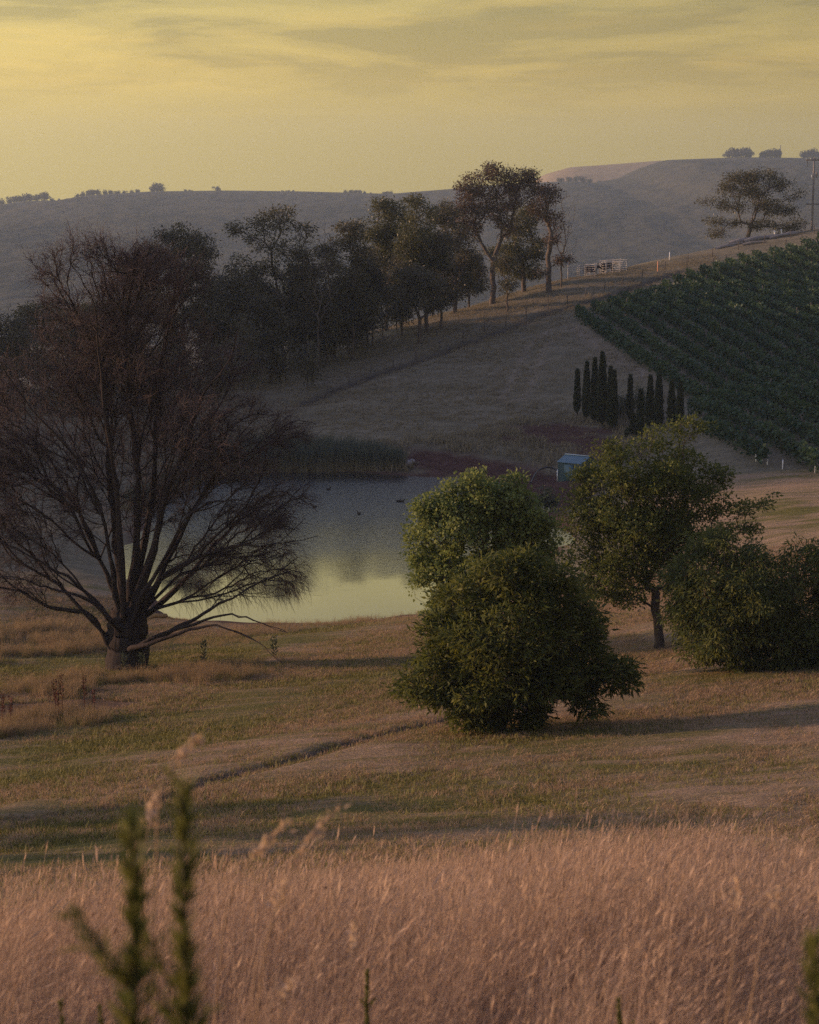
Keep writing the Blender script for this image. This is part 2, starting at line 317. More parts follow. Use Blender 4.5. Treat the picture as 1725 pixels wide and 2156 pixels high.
def ground_material():
    m, t, o = mat('pasture_ground'); l = t.links.new
    geo = N(t, 'ShaderNodeNewGeometry')
    def att(n): return N(t, 'ShaderNodeAttribute', attribute_name=n).outputs['Fac']
    def noise(scale, det, stretch=(1, 1, 1), rot=0, rough=.6):
        mpn = N(t, 'ShaderNodeMapping'); mpn.inputs['Scale'].default_value = stretch; mpn.inputs['Rotation'].default_value = (0, 0, rot); l(geo.outputs['Position'], mpn.inputs[0])
        nn = N(t, 'ShaderNodeTexNoise', i_Scale=scale, i_Detail=det, i_Roughness=rough); l(mpn.outputs[0], nn.inputs['Vector']); return nn.outputs['Fac']
    def mix(f, a, b, bt='MIX'):
        x = N(t, 'ShaderNodeMix', data_type='RGBA', blend_type=bt)
        for s, v in ((0, f), (6, a), (7, b)):
            if isinstance(v, (float, int)): x.inputs[s].default_value = v
            elif isinstance(v, tuple): x.inputs[s].default_value = (*v, 1)
            else: l(v, x.inputs[s])
        return x.outputs[2]
    def math_(op, a, b):
        x = N(t, 'ShaderNodeMath', operation=op)
        for s, v in ((0, a), (1, b)):
            if isinstance(v, (float, int)): x.inputs[s].default_value = v
            else: l(v, x.inputs[s])
        return x.outputs[0]
    streak = noise(.5, 6, (.35, 1.8, 1), R(-8)); fine = noise(5, 6, (.6, 1.6, 1), R(-8), .75); big = noise(.06, 4)
    dry = ramp(t, [(.25, (.18, .12, .068)), (.5, (.31, .215, .125)), (.75, (.44, .315, .20))]); l(fine, dry.inputs[0])
    grn = ramp(t, [(.25, (.075, .078, .020)), (.5, (.135, .122, .036)), (.75, (.21, .175, .062))]); l(fine, grn.inputs[0])
    g = math_('ADD', math_('MULTIPLY', math_('SUBTRACT', streak, .5), 1.9), att('green'))
    gr = ramp(t, [(.25, 0.0), (.75, 1.0)]); l(g, gr.inputs[0])
    col = mix(gr.outputs[0], dry.outputs[0], grn.outputs[0])
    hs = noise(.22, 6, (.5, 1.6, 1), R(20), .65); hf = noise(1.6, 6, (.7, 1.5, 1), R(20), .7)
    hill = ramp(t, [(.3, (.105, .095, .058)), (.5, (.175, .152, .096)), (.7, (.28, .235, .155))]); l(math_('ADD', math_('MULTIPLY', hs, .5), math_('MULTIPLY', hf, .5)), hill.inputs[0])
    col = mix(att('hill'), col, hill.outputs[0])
    sn = noise(1.2, 6); so_ = ramp(t, [(.3, (.048, .023, .018)), (.7, (.105, .054, .042))]); l(sn, so_.inputs[0])
    col = mix(att('soil'), col, so_.outputs[0])
    col = mix(att('track'), col, (.040, .031, .026))
    col = mix(att('pale'), col, (.27, .215, .15))
    p = N(t, 'ShaderNodeBsdfPrincipled', i_Roughness=.95); p.inputs['Specular IOR Level'].default_value = .05; l(col, p.inputs['Base Color'])
    bn = noise(9, 5, (1, 1, 1), 0, .7)
    b = N(t, 'ShaderNodeBump', i_Strength=.9, i_Distance=.12); l(math_('ADD', bn, math_('MULTIPLY', hf, 1.2)), b.inputs['Height']); l(b.outputs[0], p.inputs['Normal'])
    l(p.outputs[0], o.inputs[0]); return m
# ------------------------------------------------------------------ ground sheet
def axis(segs):
    out = [segs[0][0]]
    for a, b, s in segs:
        n = max(1, int(round((b-a)/s))); out += list(a+(b-a)*(np.arange(1, n+1)/n))
    return np.array(out)
gx = axis([(-1900, -300, 100), (-300, -120, 12), (-120, -45, 3), (-45, -24, .7), (-24, 24, .26), (24, 60, .7), (60, 140, 4), (140, 300, 16), (300, 1900, 100)])
gy = axis([(-60, 0, 3), (0, 10, .6), (10, 105, .26), (105, 300, .7), (300, 420, 4), (420, 700, 20), (700, 2700, 80)])
XX, YY = np.meshgrid(gx, gy, indexing='xy'); ZZ = H(XX, YY)
nearw = smooth01(330, 290, YY)*smooth01(80, 60, np.abs(XX))
def groove(pts, wd, dp): return -dp*np.exp(-(line_d(XX, YY, pts)/wd)**2)
sub = (YY < 120) & (YY > 5) & (np.abs(XX) < 40)
ZZ += nearw*((vnoise(XX, YY, 4.0)-.5)*.22 + (vnoise(XX, YY, 1.3)-.5)*.09)
ZZ += groove(rut, .34, .34) + groove(rut2, .3, .18) + groove(rut3, .3, .14) + groove(track, .8, .3)
sd_tall = poly_sd(XX, YY, TALL); sd_pond = poly_sd(XX, YY, POND)
jit = (vnoise(XX, YY, 2.2)-.5)*1.6 + (vnoise(XX, YY, .8)-.5)*.8
def soft(sd, wdt): return smooth01(wdt, -wdt, sd+jit*wdt)
a_soil = np.maximum.reduce([soft(poly_sd(XX, YY, soil1), 1.2), soft(poly_sd(XX, YY, soil2), 1.6)*.95, soft(poly_sd(XX, YY, mud), .6)*.7, smooth01(1.4, .2, sd_pond+jit*.4)*.9])
a_green = .36*np.ones_like(XX)
gxx = np.maximum.reduce([soft(poly_sd(XX, YY, g), 2.2) for g in greens]); a_green = a_green + .38*gxx - .25*smooth01(0, 14, XX+.12*(YY-50)+jit)*smooth01(70, 30, YY)
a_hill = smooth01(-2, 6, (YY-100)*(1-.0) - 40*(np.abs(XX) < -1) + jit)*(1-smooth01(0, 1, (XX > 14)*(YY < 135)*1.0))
a_track = np.maximum.reduce([.85*np.exp(-(line_d(XX, YY, track)/1.0)**2), 1.0*np.exp(-(line_d(XX, YY, rut)/.36)**4), .8*np.exp(-(line_d(XX, YY, rut2)/.35)**2), .6*np.exp(-(line_d(XX, YY, rut3)/.5)**2)])
a_pale = np.maximum(.55*np.exp(-((line_d(XX, YY, wheel1)-1.0)/.5)**2), .7*np.exp(-((line_d(XX, YY, wheel2))/1.1)**2))*(.5+vnoise(XX, YY, 1.5)*.6)
ny, nx = XX.shape; ii = np.arange(ny*nx).reshape(ny, nx)
quads = np.stack([ii[:-1, :-1], ii[:-1, 1:], ii[1:, 1:], ii[1:, :-1]], -1).reshape(-1, 4)
gm = mesh('ground', np.stack([XX, YY, ZZ], -1).reshape(-1, 3), [quads], ground_material(), dict(green=a_green.ravel(), hill=a_hill.ravel(), soil=a_soil.ravel(), track=a_track.ravel(), pale=a_pale.ravel()), True)
go = obj('ground', gm); go['kind'] = 'structure'; go['label'] = 'dry pasture slope falling to the pond and rising behind it'
# ------------------------------------------------------------------ water
def water_material():
    m, t, o = mat('pond_water'); l = t.links.new
    p = N(t, 'ShaderNodeBsdfPrincipled', i_Roughness=.03, i_IOR=1.8); p.inputs['Base Color'].default_value = (.010, .014, .016, 1)
    geo = N(t, 'ShaderNodeNewGeometry'); mpn = N(t, 'ShaderNodeMapping'); mpn.inputs['Scale'].default_value = (1.0, 2.6, 1); l(geo.outputs['Position'], mpn.inputs[0])
    n1 = N(t, 'ShaderNodeTexNoise', i_Scale=2.4, i_Detail=4.0, i_Roughness=.6); l(mpn.outputs[0], n1.inputs['Vector'])
    # the far half is ruffled by the breeze, the near half lies calm under the bank
    sp = N(t, 'ShaderNodeSeparateXYZ'); l(geo.outputs['Position'], sp.inputs[0])
    n2 = N(t, 'ShaderNodeTexNoise', i_Scale=.16, i_Detail=3.0); l(geo.outputs['Position'], n2.inputs['Vector'])
    ma = N(t, 'ShaderNodeMath', operation='MULTIPLY_ADD', i_1=16.0); l(n2.outputs['Fac'], ma.inputs[0]); l(sp.outputs['Y'], ma.inputs[2])
    mr = N(t, 'ShaderNodeMapRange', i_1=111.0, i_2=142.0, i_3=.007, i_4=.36); l(ma.outputs[0], mr.inputs[0])
    b = N(t, 'ShaderNodeBump', i_Distance=.10); l(mr.outputs[0], b.inputs['Strength']); l(n1.outputs['Fac'], b.inputs['Height']); l(b.outputs[0], p.inputs['Normal'])
    l(p.outputs[0], o.inputs[0]); return m
cen = np.mean(POND, axis=0); pv = [(X+(X-cen[0])*.09, Y+(Y-cen[1])*.06, 0.0) for X, Y in POND]
wo_ = obj('water', mesh('water', pv, [np.arange(len(pv))[None]], water_material())); wo_['kind'] = 'structure'; wo_['label'] = 'still farm pond reflecting the sky'
# ------------------------------------------------------------------ far hills
def ridge_prof(px, pts): return np.interp(px, [p[0] for p in pts], [p[1] for p in pts])
def hill_material(name, c, lit):
    m, t, o = mat(name); l = t.links.new; geo = N(t, 'ShaderNodeNewGeometry')
    n1 = N(t, 'ShaderNodeTexNoise', i_Scale=.011, i_Detail=8.0, i_Roughness=.65); l(geo.outputs['Position'], n1.inputs['Vector'])
    n2 = N(t, 'ShaderNodeTexVoronoi', i_Scale=.09); l(geo.outputs['Position'], n2.inputs['Vector'])
    rp = ramp(t, c); l(n1.outputs['Fac'], rp.inputs[0])
    p = N(t, 'ShaderNodeBsdfPrincipled', i_Roughness=.95); p.inputs['Specular IOR Level'].default_value = .03; l(rp.outputs[0], p.inputs['Base Color'])
    b = N(t, 'ShaderNodeBump', i_Strength=lit, i_Distance=6.0, invert=True); l(n2.outputs['Distance'], b.inputs['Height']); l(b.outputs[0], p.inputs['Normal'])
    l(p.outputs[0], o.inputs[0]); return m
RA = [(-1500, 440), (-400, 436), (0, 432), (60, 423), (150, 421), (190, 411), (320, 403), (480, 401), (640, 403), (820, 408), (960, 397), (1060, 388), (1140, 384), (1200, 381), (1250, 385), (1310, 374), (1350, 354), (1400, 337), (1480, 334), (1560, 331), (1725, 333), (2200, 338), (4000, 350)]
RB = [(-1500, 600), (900, 520), (1060, 430), (1120, 384), (1150, 366), (1200, 352), (1300, 345), (1390, 338), (1480, 341), (1600, 350), (1725, 370), (2400, 420), (4000, 600)]
def hills(name, prof, Yr, Y0, X, Y, c, bumps, plateau, mat_l):
    hx, hy = np.meshgrid(X, Y, indexing='xy')
    px = CX + hx/Yr*F*math.cos(PITCH)*1.0/(1.0)      # column of the ridge as seen along its own distance
    px = CX + hx/Yr*F/ (1/ math.cos(PITCH)) if False else CX + hx/Yr*F*(math.cos(PITCH)+0.163*math.sin(PITCH))
    zr = pt(px.ravel(), ridge_prof(px.ravel(), prof), Yr)[:, 2].reshape(hx.shape)
    s = np.clip((hy-Y0)/(Yr-Y0), 0, 1); s = s**.85; s = s*s*(3-2*s)*.55 + s*.45
    fall = smooth01(Yr, Yr+700, hy)
    z = (VALLEY-3)*(1-s) + zr*s - plateau*fall
    nz_ = (vnoise(hx, hy, 160)-.5)*34 + (vnoise(hx, hy, 60)-.5)*14
    z += nz_*np.sin(np.clip(s, 0, 1)*math.pi)*bumps
    tree = (vnoise(hx, hy, 11)-.5)*7*smooth01(.05, .3, s)*smooth01(1.0, .93, s)*bumps
    z += tree
    a, b = hx.shape; q = np.arange(a*b).reshape(a, b)
    o = obj(name, mesh(name, np.stack([hx, hy, z], -1).reshape(-1, 3), [np.stack([q[:-1, :-1], q[:-1, 1:], q[1:, 1:], q[1:, :-1]], -1).reshape(-1, 4)], hill_material(name, c, mat_l), None, True))
    o['kind'] = 'structure'; return o
hxa = axis([(-1900, -640, 60), (-640, 640, 5), (640, 1900, 60)])
h1 = hills('hills', RA, 2100, 760, hxa, axis([(740, 2040, 9), (2040, 2100, 6), (2100, 2680, 58)]), [(.34, (.050, .050, .036)), (.5, (.066, .063, .044)), (.66, (.085, .076, .052))], .4, 45, .25)
h1['label'] = 'long hazy wooded ridge closing the valley'
h2 = hills('hill_dome', RB, 2450, 1900, axis([(-1900, -300, 80), (-300, 900, 8), (900, 1900, 80)]), axis([(1880, 2450, 14), (2450, 2680, 46)]), [(.3, (.24, .165, .085)), (.7, (.36, .26, .13))], .12, 60, .1)
h2['label'] = 'bare dry grass dome catching light behind the ridge'
# ------------------------------------------------------------------ trees
def grow(fix_pts, fix_par, att_pts, alpha=.35, keep=None):
    """branching: every point joins the node with the least (distance + alpha * path to the root)"""
    n0 = len(fix_pts); n = n0+len(att_pts); P = np.zeros((n, 3)); par = np.full(n, -1); pl = np.zeros(n)
    P[:n0] = fix_pts; par[:n0] = fix_par
    for i in range(1, n0): pl[i] = pl[par[i]]+np.linalg.norm(P[i]-P[par[i]])
    ok = np.ones(n, bool)
    if keep is not None: ok[:n0] = keep
    order = np.argsort(np.min(np.linalg.norm(att_pts[:, None]-np.asarray(fix_pts)[None][:, ok[:n0]], axis=2), axis=1))
    for k, i in enumerate(order):
        q = att_pts[i]; m = n0+k; d = np.linalg.norm(P[:m]-q, axis=1); c = d+alpha*pl[:m]; c[~ok[:m]] = 1e9
        j = int(np.argmin(c)); P[m] = q; par[m] = j; pl[m] = pl[j]+d[j]
    return P, par, pl
def relax(P, par, n0, it=2):
    for _ in range(it):
        Q = P.copy(); cnt = np.zeros(len(P)); acc = np.zeros_like(P)
        np.add.at(acc, par[1:], P[1:]); np.add.at(cnt, par[1:], 1)
        for i in range(n0, len(P)):
            if cnt[i] > 0: Q[i] = .5*P[i]+.25*P[par[i]]+.25*acc[i]/cnt[i]
        P = Q
    return P
def radii(P, par, tip, e=2.4, cap=None):
    r = np.zeros(len(P)); has = np.zeros(len(P), bool); has[par[1:]] = True; s = np.where(has, 0, tip**e)
    # children come after parents
    for i in range(len(P)-1, 0, -1): s[par[i]] += s[i]
    r = s**(1/e)
    return r if cap is None else r*min(1, cap/r[0]) if cap < r[0] else r*(1+(cap/r[0]-1)*np.clip((r-r.min())/(r[0]-r.min()+1e-9), 0, 1))
def paths_of(P, par, r, curve=True):
    n = len(P); best = np.full(n, -1)
    for i in range(1, n):
        j = par[i]
        if best[j] < 0 or r[i] > r[best[j]]: best[j] = i
    out = []; starts = [0]+[i for i in range(1, n) if best[par[i]] != i]
    for s in starts:
        ch = [s]; 
        while best[ch[-1]] >= 0: ch.append(best[ch[-1]])
        pts = P[ch]; rr = r[ch]
        if s: pts = np.vstack([P[par[s]], pts]); rr = np.concatenate([[min(r[par[s]], r[s]*1.15)], rr])
        if len(pts) < 2: continue
        out.append((pts, rr))
    return out
def curve_paths(paths, wob=.0):
    out = []
    for p, r in paths:
        q = np.empty((2*len(p)-1, 3)); q[::2] = p; mid = .5*(p[1:]+p[:-1])
        if len(p) > 2:
            t = np.gradient(p, axis=0); mid = mid + .125*(t[:-1]-t[1:])
        q[1::2] = mid + rng.normal(size=mid.shape)*wob; rr = np.empty(len(q)); rr[::2] = r; rr[1::2] = .5*(r[1:]+r[:-1]); out.append((q, rr))
    return out
def sample_blobs(blobs, n, shell=.6):
    b = np.asarray(blobs, float); vol = b[:, 3]*b[:, 4]*b[:, 5]; k = rng.choice(len(b), n, p=vol**.72/np.sum(vol**.72))
    u = nrm(rng.normal(size=(n, 3))); rad = np.maximum(rng.random(n)**(1/3), rng.random(n)*shell)*np.where(rng.random(n) < .12, 1+.4*rng.random(n), 1)
    return b[k, :3]+u*rad[:, None]*b[k, 3:]
def px_blobs(base, bx, by, blobs, deep=1.0, seed=0, lumps=5):
    """blobs given as picture spots around the base -> metres around the base"""
    m = np.linalg.norm(base-np.array([0, 0, EYE]))/F; g = np.random.default_rng(seed+1); out = []
    for x, y, rx, ry in blobs:
        c = np.array([(x-bx)*m, (g.random()-.5)*1.1*rx*m*deep, (by-y)*m*1.01]); rr = np.array([rx*m, rx*m*.85*deep, ry*m]); out.append((*c, *(rr*.92)))
        for _ in range(lumps):
            u = g.normal(size=3); u /= np.linalg.norm(u); f = .22+.2*g.random(); out.append((*(c+u*rr*(.82+.25*g.random())), *(rr*f)))
    return out
def add_leaves(tips, dirs, per, spread, Ln, Wd, droop=.5, flat=.7, follow=.4):
    n = len(tips)*per; c = np.repeat(tips, per, 0); d = np.repeat(dirs, per, 0)
    off = rng.normal(size=(n, 3))*spread*np.array([1, 1, flat]); B = c+off
    D = nrm(off)*.8+d*follow+rng.normal(size=(n, 3))*.5; D[:, 2] -= droop
    ln = Ln*(.6+.8*rng.random(n)); V, Fq = leaf_quads(B, D, ln, ln*Wd)
    cv = np.repeat(rng.random(len(tips)), per); var = np.clip(.55*cv+.45*rng.random(n), 0, 1)
    return V, Fq, np.repeat(var, 4)
def tree(name, label, base, blobs, n, trunk_r, leaf, bark, per=14, spread=.45, Ln=.32, Wd=.45, droop=.5, flat=.7, lean=(0, 0), fork=.38, alpha=.35, tip=.018, group=None, bare=0.0, cat='tree', sides=6, twigs=0, stems=1):
    base = np.asarray(base, float); t = thing(name, label, cat, base, 0, group)
    b = np.asarray(blobs, float); top = (b[:, 2]+b[:, 5]).max(); cen = (b[:, :3]*b[:, 3:4]).sum(0)/b[:, 3].sum()
    fh = top*fork; fx, fp = [np.array([0, 0, -.25])], [-1]
    steps = max(3, int(fh/.9))
    for i in range(1, steps+1):
        f = i/steps; fx.append(np.array([cen[0]*.35*f**1.5+lean[0]*f, cen[1]*.3*f**1.5+lean[1]*f, fh*f])+rng.normal(size=3)*.05*trunk_r*4*np.array([1, 1, 0])); fp.append(i-1)
    keep = np.zeros(len(fx), bool); keep[max(1, int(len(fx)*.55)):] = True
    att = sample_blobs(blobs, n); att = att[att[:, 2] > .12]
    P, par, pl = grow(np.array(fx), np.array(fp), att, alpha, keep); P = relax(P, par, len(fx), 2)
    r = radii(P, par, tip, 2.35, trunk_r); ps = curve_paths(paths_of(P, par, r), .04)
    p0, r0 = ps[0]; z = p0[:, 2]; r0 = r0*(1+.3*np.exp(-np.maximum(z, 0)/(trunk_r*2.2))); ps[0] = (p0, r0)
    V, Fq = sweep(ps, sides); obj('trunk', mesh('trunk', V, Fq, bark, None, True), t)
    has = np.zeros(len(P), bool); has[par[1:]] = True
    idx = np.where((~has) | (rng.random(len(P)) < .5))[0]; idx = idx[idx >= len(fx)]
    if bare: idx = idx[rng.random(len(idx)) > bare]
    dirs = nrm(P[idx]-P[par[idx]])
    V, Fq, var = add_leaves(P[idx], dirs, per, spread, Ln, Wd, droop, flat)
    ok = V[3::4, 2] > .1; V = V.reshape(-1, 4, 3)[ok].reshape(-1, 3); var = var.reshape(-1, 4)[ok].ravel(); Fq = np.arange(len(V)).reshape(-1, 4)
    obj('crown', mesh('crown', V, [Fq], leaf, dict(var=var)), t)
    return t
def spotY(x, Y):
    d = ray(x, 900); X = d[0]/d[1]*Y; return np.array([X, Y, gz(X, Y)])
def ypx(P):   # picture row of a world point
    q = P-np.array([0, 0, EYE]); f = q[1]*math.cos(PITCH)-q[2]*math.sin(PITCH); u = q[1]*math.sin(PITCH)+q[2]*math.cos(PITCH); return CY-F*u/f
GG = 'gum trees of the grove above the pond'
grove = [ # base (x, y) or (x, None, distance), label, blobs, leaf, kwargs
 ((1155, 616), 'gum with thick dark forked trunk at the grove end by the cattle yard', [(1150, 415, 24, 20), (1143, 445, 24, 24), (1170, 470, 20, 18), (1187, 550, 16, 12), (1138, 575, 10, 10), (1160, 510, 16, 16)], 'gum4', dict(n=150, trunk_r=.5, per=16, bare=.25, fork=.3)),
 ((1103, 616), 'dense drooping olive gum standing beside the dark forked gum', [(1095, 475, 34, 32), (1105, 525, 36, 38), (1080, 560, 30, 30), (1122, 570, 18, 22), (1062, 530, 24, 24)], 'gum2', dict(n=260, trunk_r=.42, per=26)),
 ((1037, 641), 'tallest gum of the grove with open forked limbs and billowing crown', [(1000, 400, 36, 24), (1045, 375, 42, 22), (1092, 388, 34, 24), (1113, 385, 18, 20), (995, 440, 34, 26), (980, 480, 26, 26), (1062, 425, 44, 30), (1030, 455, 34, 22), (1115, 420, 18, 22), (1065, 480, 22, 18)], 'gum4', dict(n=330, trunk_r=.5, per=24, fork=.3)),
 ((1068, 656), 'slim pale trunked gum in front of the tallest gum', [(1065, 560, 18, 22), (1075, 600, 14, 16)], 'gum1', dict(n=60, trunk_r=.16, per=14)),
 ((815, 697), 'olive gum with rounded crown in the middle of the grove', [(815, 448, 30, 18), (798, 488, 26, 30), (838, 480, 30, 30), (820, 540, 36, 36), (798, 592, 26, 30), (845, 600, 24, 28)], 'gum2', dict(n=270, trunk_r=.3, per=26)),
 ((900, 699), 'pointed olive gum rising above the middle of the grove', [(874, 436, 15, 18), (888, 470, 30, 30), (868, 520, 34, 34), (906, 540, 34, 34), (880, 590, 34, 30)], 'gum2', dict(n=260, trunk_r=.34, per=26)),
 ((883, 723), 'low broad gum on a stout trunk standing forward of the grove', [(868, 585, 34, 28), (902, 600, 36, 28), (868, 632, 38, 22), (912, 640, 28, 20)], 'gum3', dict(n=170, trunk_r=.3, per=22, fork=.3)),
 ((959, 658), 'brownish gum next to the tallest gum on its pond side', [(938, 462, 26, 24), (955, 500, 30, 34), (975, 550, 30, 38), (940, 580, 30, 28), (988, 602, 22, 22)], 'gum1', dict(n=240, trunk_r=.3, per=22)),
 ((928, 692), 'small dark gum below the brownish gum', [(925, 560, 28, 28), (943, 612, 28, 24), (920, 630, 20, 18)], 'gum3', dict(n=120, trunk_r=.22, per=20)),
 ((744, 757), 'slender gum with flat topped tuft and leafy trunk beside the fallen branches', [(745, 486, 28, 14), (733, 512, 20, 18), (757, 540, 22, 28), (740, 592, 26, 38), (762, 645, 28, 38), (730, 668, 22, 28)], 'gum1', dict(n=210, trunk_r=.24, per=20)),
 ((688, 771), 'thin ragged gum beside the slender tufted gum', [(692, 560, 20, 36), (680, 622, 26, 38), (702, 685, 26, 34)], 'gum1', dict(n=130, trunk_r=.18, per=12, bare=.3)),
 ((600, None, 197), 'tall airy gum with spreading pale limbs and tufted crown', [(590, 456, 34, 14), (568, 482, 28, 18), (612, 482, 24, 18), (540, 505, 18, 10), (500, 490, 22, 9), (642, 505, 24, 22), (600, 530, 42, 24), (560, 572, 36, 26), (622, 592, 36, 36), (520, 560, 26, 16), (600, 640, 40, 36)], 'gum1', dict(n=300, trunk_r=.3, per=15, bare=.15, fork=.25)),
 ((652, None, 195), 'dark gum between the airy gum and the ragged gum', [(642, 570, 28, 38), (655, 640, 30, 48), (630, 705, 28, 38)], 'gum3', dict(n=170, trunk_r=.22, per=20)),
 ((390, None, 190), 'dense dome shaped dark gum rising behind the bare willow', [(375, 503, 40, 16), (412, 517, 38, 20), (440, 548, 26, 24), (340, 540, 38, 28), (390, 560, 54, 38), (425, 605, 50, 40), (350, 622, 50, 40), (400, 690, 60, 50), (360, 770, 50, 50)], 'gum3', dict(n=430, trunk_r=.4, per=30)),
 ((500, None, 192), 'dark low gum between the dome shaped gum and the airy gum', [(500, 590, 34, 24), (478, 632, 38, 30), (522, 642, 38, 38), (490, 705, 44, 48), (532, 725, 38, 40)], 'gum3', dict(n=270, trunk_r=.26, per=24)),
 ((285, None, 186), 'brown leaved gum mostly hidden by the willow twigs', [(290, 572, 38, 28), (258, 622, 44, 34), (312, 652, 44, 40), (280, 725, 50, 50), (300, 800, 50, 40)], 'gum4', dict(n=290, trunk_r=.3, per=22)),
 ((90, None, 176), 'bushy round topped gum at the valley end of the grove', [(60, 668, 30, 16), (100, 667, 38, 20), (70, 702, 40, 28), (122, 712, 38, 30), (60, 765, 50, 40), (120, 785, 50, 48), (80, 860, 60, 50)], 'gum1', dict(n=340, trunk_r=.3, per=26)),
 ((165, None, 178), 'yellow green gum beside the bushy round topped gum', [(150, 670, 26, 18), (180, 668, 26, 18), (190, 710, 34, 30), (160, 742, 34, 34), (170, 810, 40, 40)], 'lime', dict(n=230, trunk_r=.24, per=24)),
 ((222, None, 182), 'leafy gum between the yellow green gum and the brown leaved gum', [(222, 670, 38, 30), (232, 722, 40, 38), (212, 792, 48, 48)], 'gum3', dict(n=220, trunk_r=.26, per=24)),
 ((15, None, 170), 'spreading dark gum at the far end of the grove', [(8, 690, 40, 30), (40, 720, 40, 34), (8, 750, 46, 40), (32, 800, 50, 48), (-10, 850, 60, 58), (-60, 770, 60, 70)], 'gum3', dict(n=300, trunk_r=.3, per=26)),
 ((572, None, 190), 'low leafy gum under the tall airy gum', [(570, 700, 38, 46), (548, 652, 28, 28)], 'gum3', dict(n=150, trunk_r=.18, per=22)),
 ((450, None, 188), 'low dark gum under the dome shaped gum', [(450, 655, 34, 38), (462, 745, 44, 46)], 'gum3', dict(n=170, trunk_r=.2, per=24)),
 ((345, None, 184), 'low gum behind the middle of the willow', [(340, 790, 50, 44), (370, 840, 40, 30)], 'gum3', dict(n=170, trunk_r=.2, per=24)),
 ((120, None, 168), 'low dark gum behind the willow limbs on the valley side', [(130, 860, 50, 50), (200, 860, 50, 50), (80, 900, 50, 40)], 'gum3', dict(n=200, trunk_r=.2, per=24)),
 ((786, None, 205), 'thin gum behind the olive gums', [(775, 560, 20, 30), (785, 620, 24, 34)], 'gum3', dict(n=100, trunk_r=.16, per=18)),
 ((705, None, 202), 'shadowy gum behind the ragged gum', [(700, 545, 26, 34), (722, 610, 34, 44), (690, 660, 34, 40), (715, 700, 30, 30)], 'gum3', dict(n=230, trunk_r=.24, per=24)),
 ((775, None, 206), 'shadowy gum behind the fallen branches', [(772, 560, 24, 30), (782, 610, 32, 40), (765, 665, 34, 36)], 'gum3', dict(n=200, trunk_r=.22, per=24)),
 ((635, None, 200), 'shadowy gum behind the airy gum', [(640, 600, 34, 40), (610, 660, 40, 44), (650, 710, 34, 36)], 'gum3', dict(n=230, trunk_r=.24, per=24)),
 ((540, None, 198), 'dusky gum on the pond side of the airy gum', [(535, 600, 36, 28), (555, 640, 36, 36), (530, 690, 40, 40), (560, 750, 36, 36)], 'gum1', dict(n=230, trunk_r=.24, per=24)),
 ((985, None, 232), 'dusky gum behind the brownish gum', [(985, 560, 28, 30), (1005, 590, 24, 24), (965, 600, 26, 26)], 'gum3', dict(n=150, trunk_r=.2, per=22)),
 ((845, None, 210), 'gum filling the back of the middle grove', [(850, 560, 30, 34), (930, 520, 26, 30), (845, 630, 34, 30)], 'gum3', dict(n=170, trunk_r=.2, per=20)),
]
for i, (b, lab, bl, lf, kw) in enumerate(grove):
    base = spot(*b) if b[1] else spotY(b[0], b[2]); by = ypx(base)
    kw = dict(kw); kw['per'] = int(kw['per']*3.0); kw['trunk_r'] *= .66; kw['n'] = int(kw['n']*.95)
    tree('gum_tree', lab, base, px_blobs(base, b[0], by, bl, 1.0, i), leaf=M[lf], bark=M['bark_gum'], Ln=.30, Wd=.36, spread=.40, flat=.6, tip=.024, group=GG, **kw)
def bare_tree(name, label, base, top, wid, nlim, tr, seed, n=220, twig=3, matk='bark_gum', group=None, cat='tree'):
    t = thing(name, label, cat, base, 0, group); h = top
    blobs = [(0, 0, h*.72, wid, wid*.8, h*.28), (wid*.3, 0, h*.5, wid*.8, wid*.7, h*.2), (-wid*.3, 0, h*.55, wid*.7, wid*.6, h*.2)]
    fx = [np.array([0, 0, h*.3*i/4-.2*(i == 0)]) for i in range(5)]
    P, par, pl = grow(np.array(fx), np.arange(-1, 4), sample_blobs(blobs, n, .9), .3, np.array([0, 0, 1, 1, 1], bool)); P = relax(P, par, 5, 2)
    r = radii(P, par, .012, 2.4, tr); V, Fq = sweep(curve_paths(paths_of(P, par, r), .05), 5); obj('trunk', mesh('trunk', V, Fq, M[matk], None, True), t); return t
for x, y, Y, top, label in [(672, None, 193, 457, 'bare dead gum with pale twigs between the airy gum and the slender gum'), (1178, None, 234, 396, 'bare twiggy dead sapling beside the dark forked gum'), (955, None, 222, 440, 'bare dead gum with grey twigs left of the tallest gum'), (40, None, 172, 640, 'bare dead sapling above the spreading dark gum')]:
    b = spotY(x, Y); m = Y/F; bare_tree('dead_tree', label, b, (ypx(b)-top)*m, 1.9, 5, .10, x, 260)
tr_names = 0
# slim trunks of saplings along the grove edge
sap = None
for i, (x, y) in enumerate([(600, 800), (628, 822), (640, 785), (662, 780), (676, 772), (706, 764), (722, 756), (760, 742), (790, 722), (836, 702), (575, 815), (550, 830), (520, 835), (480, 845), (440, 850), (870, 690), (910, 676), (650, 770), (700, 755), (735, 745)]):
    b = spot(x, y); k = i % 3
    h = 4.5+3.5*rng.random(); b = b+np.array([rng.normal()*1.2, rng.random()*5, 0]); b[2] = gz(b[0], b[1])
    tree('gum_sapling', 'slim leafy gum sapling along the grove edge above the pond', b, [(.2, 0, h*.8, 1.0, 1.0, h*.2), (-.4, .1, h*.55, 1.1, 1.0, h*.22), (.5, 0, h*.35, 1.0, 1.0, h*.2)], 70, .07, M['gum3'], M['bark_gum'], per=26, spread=.4, Ln=.3, Wd=.4, group='slim saplings along the grove edge', tip=.012)
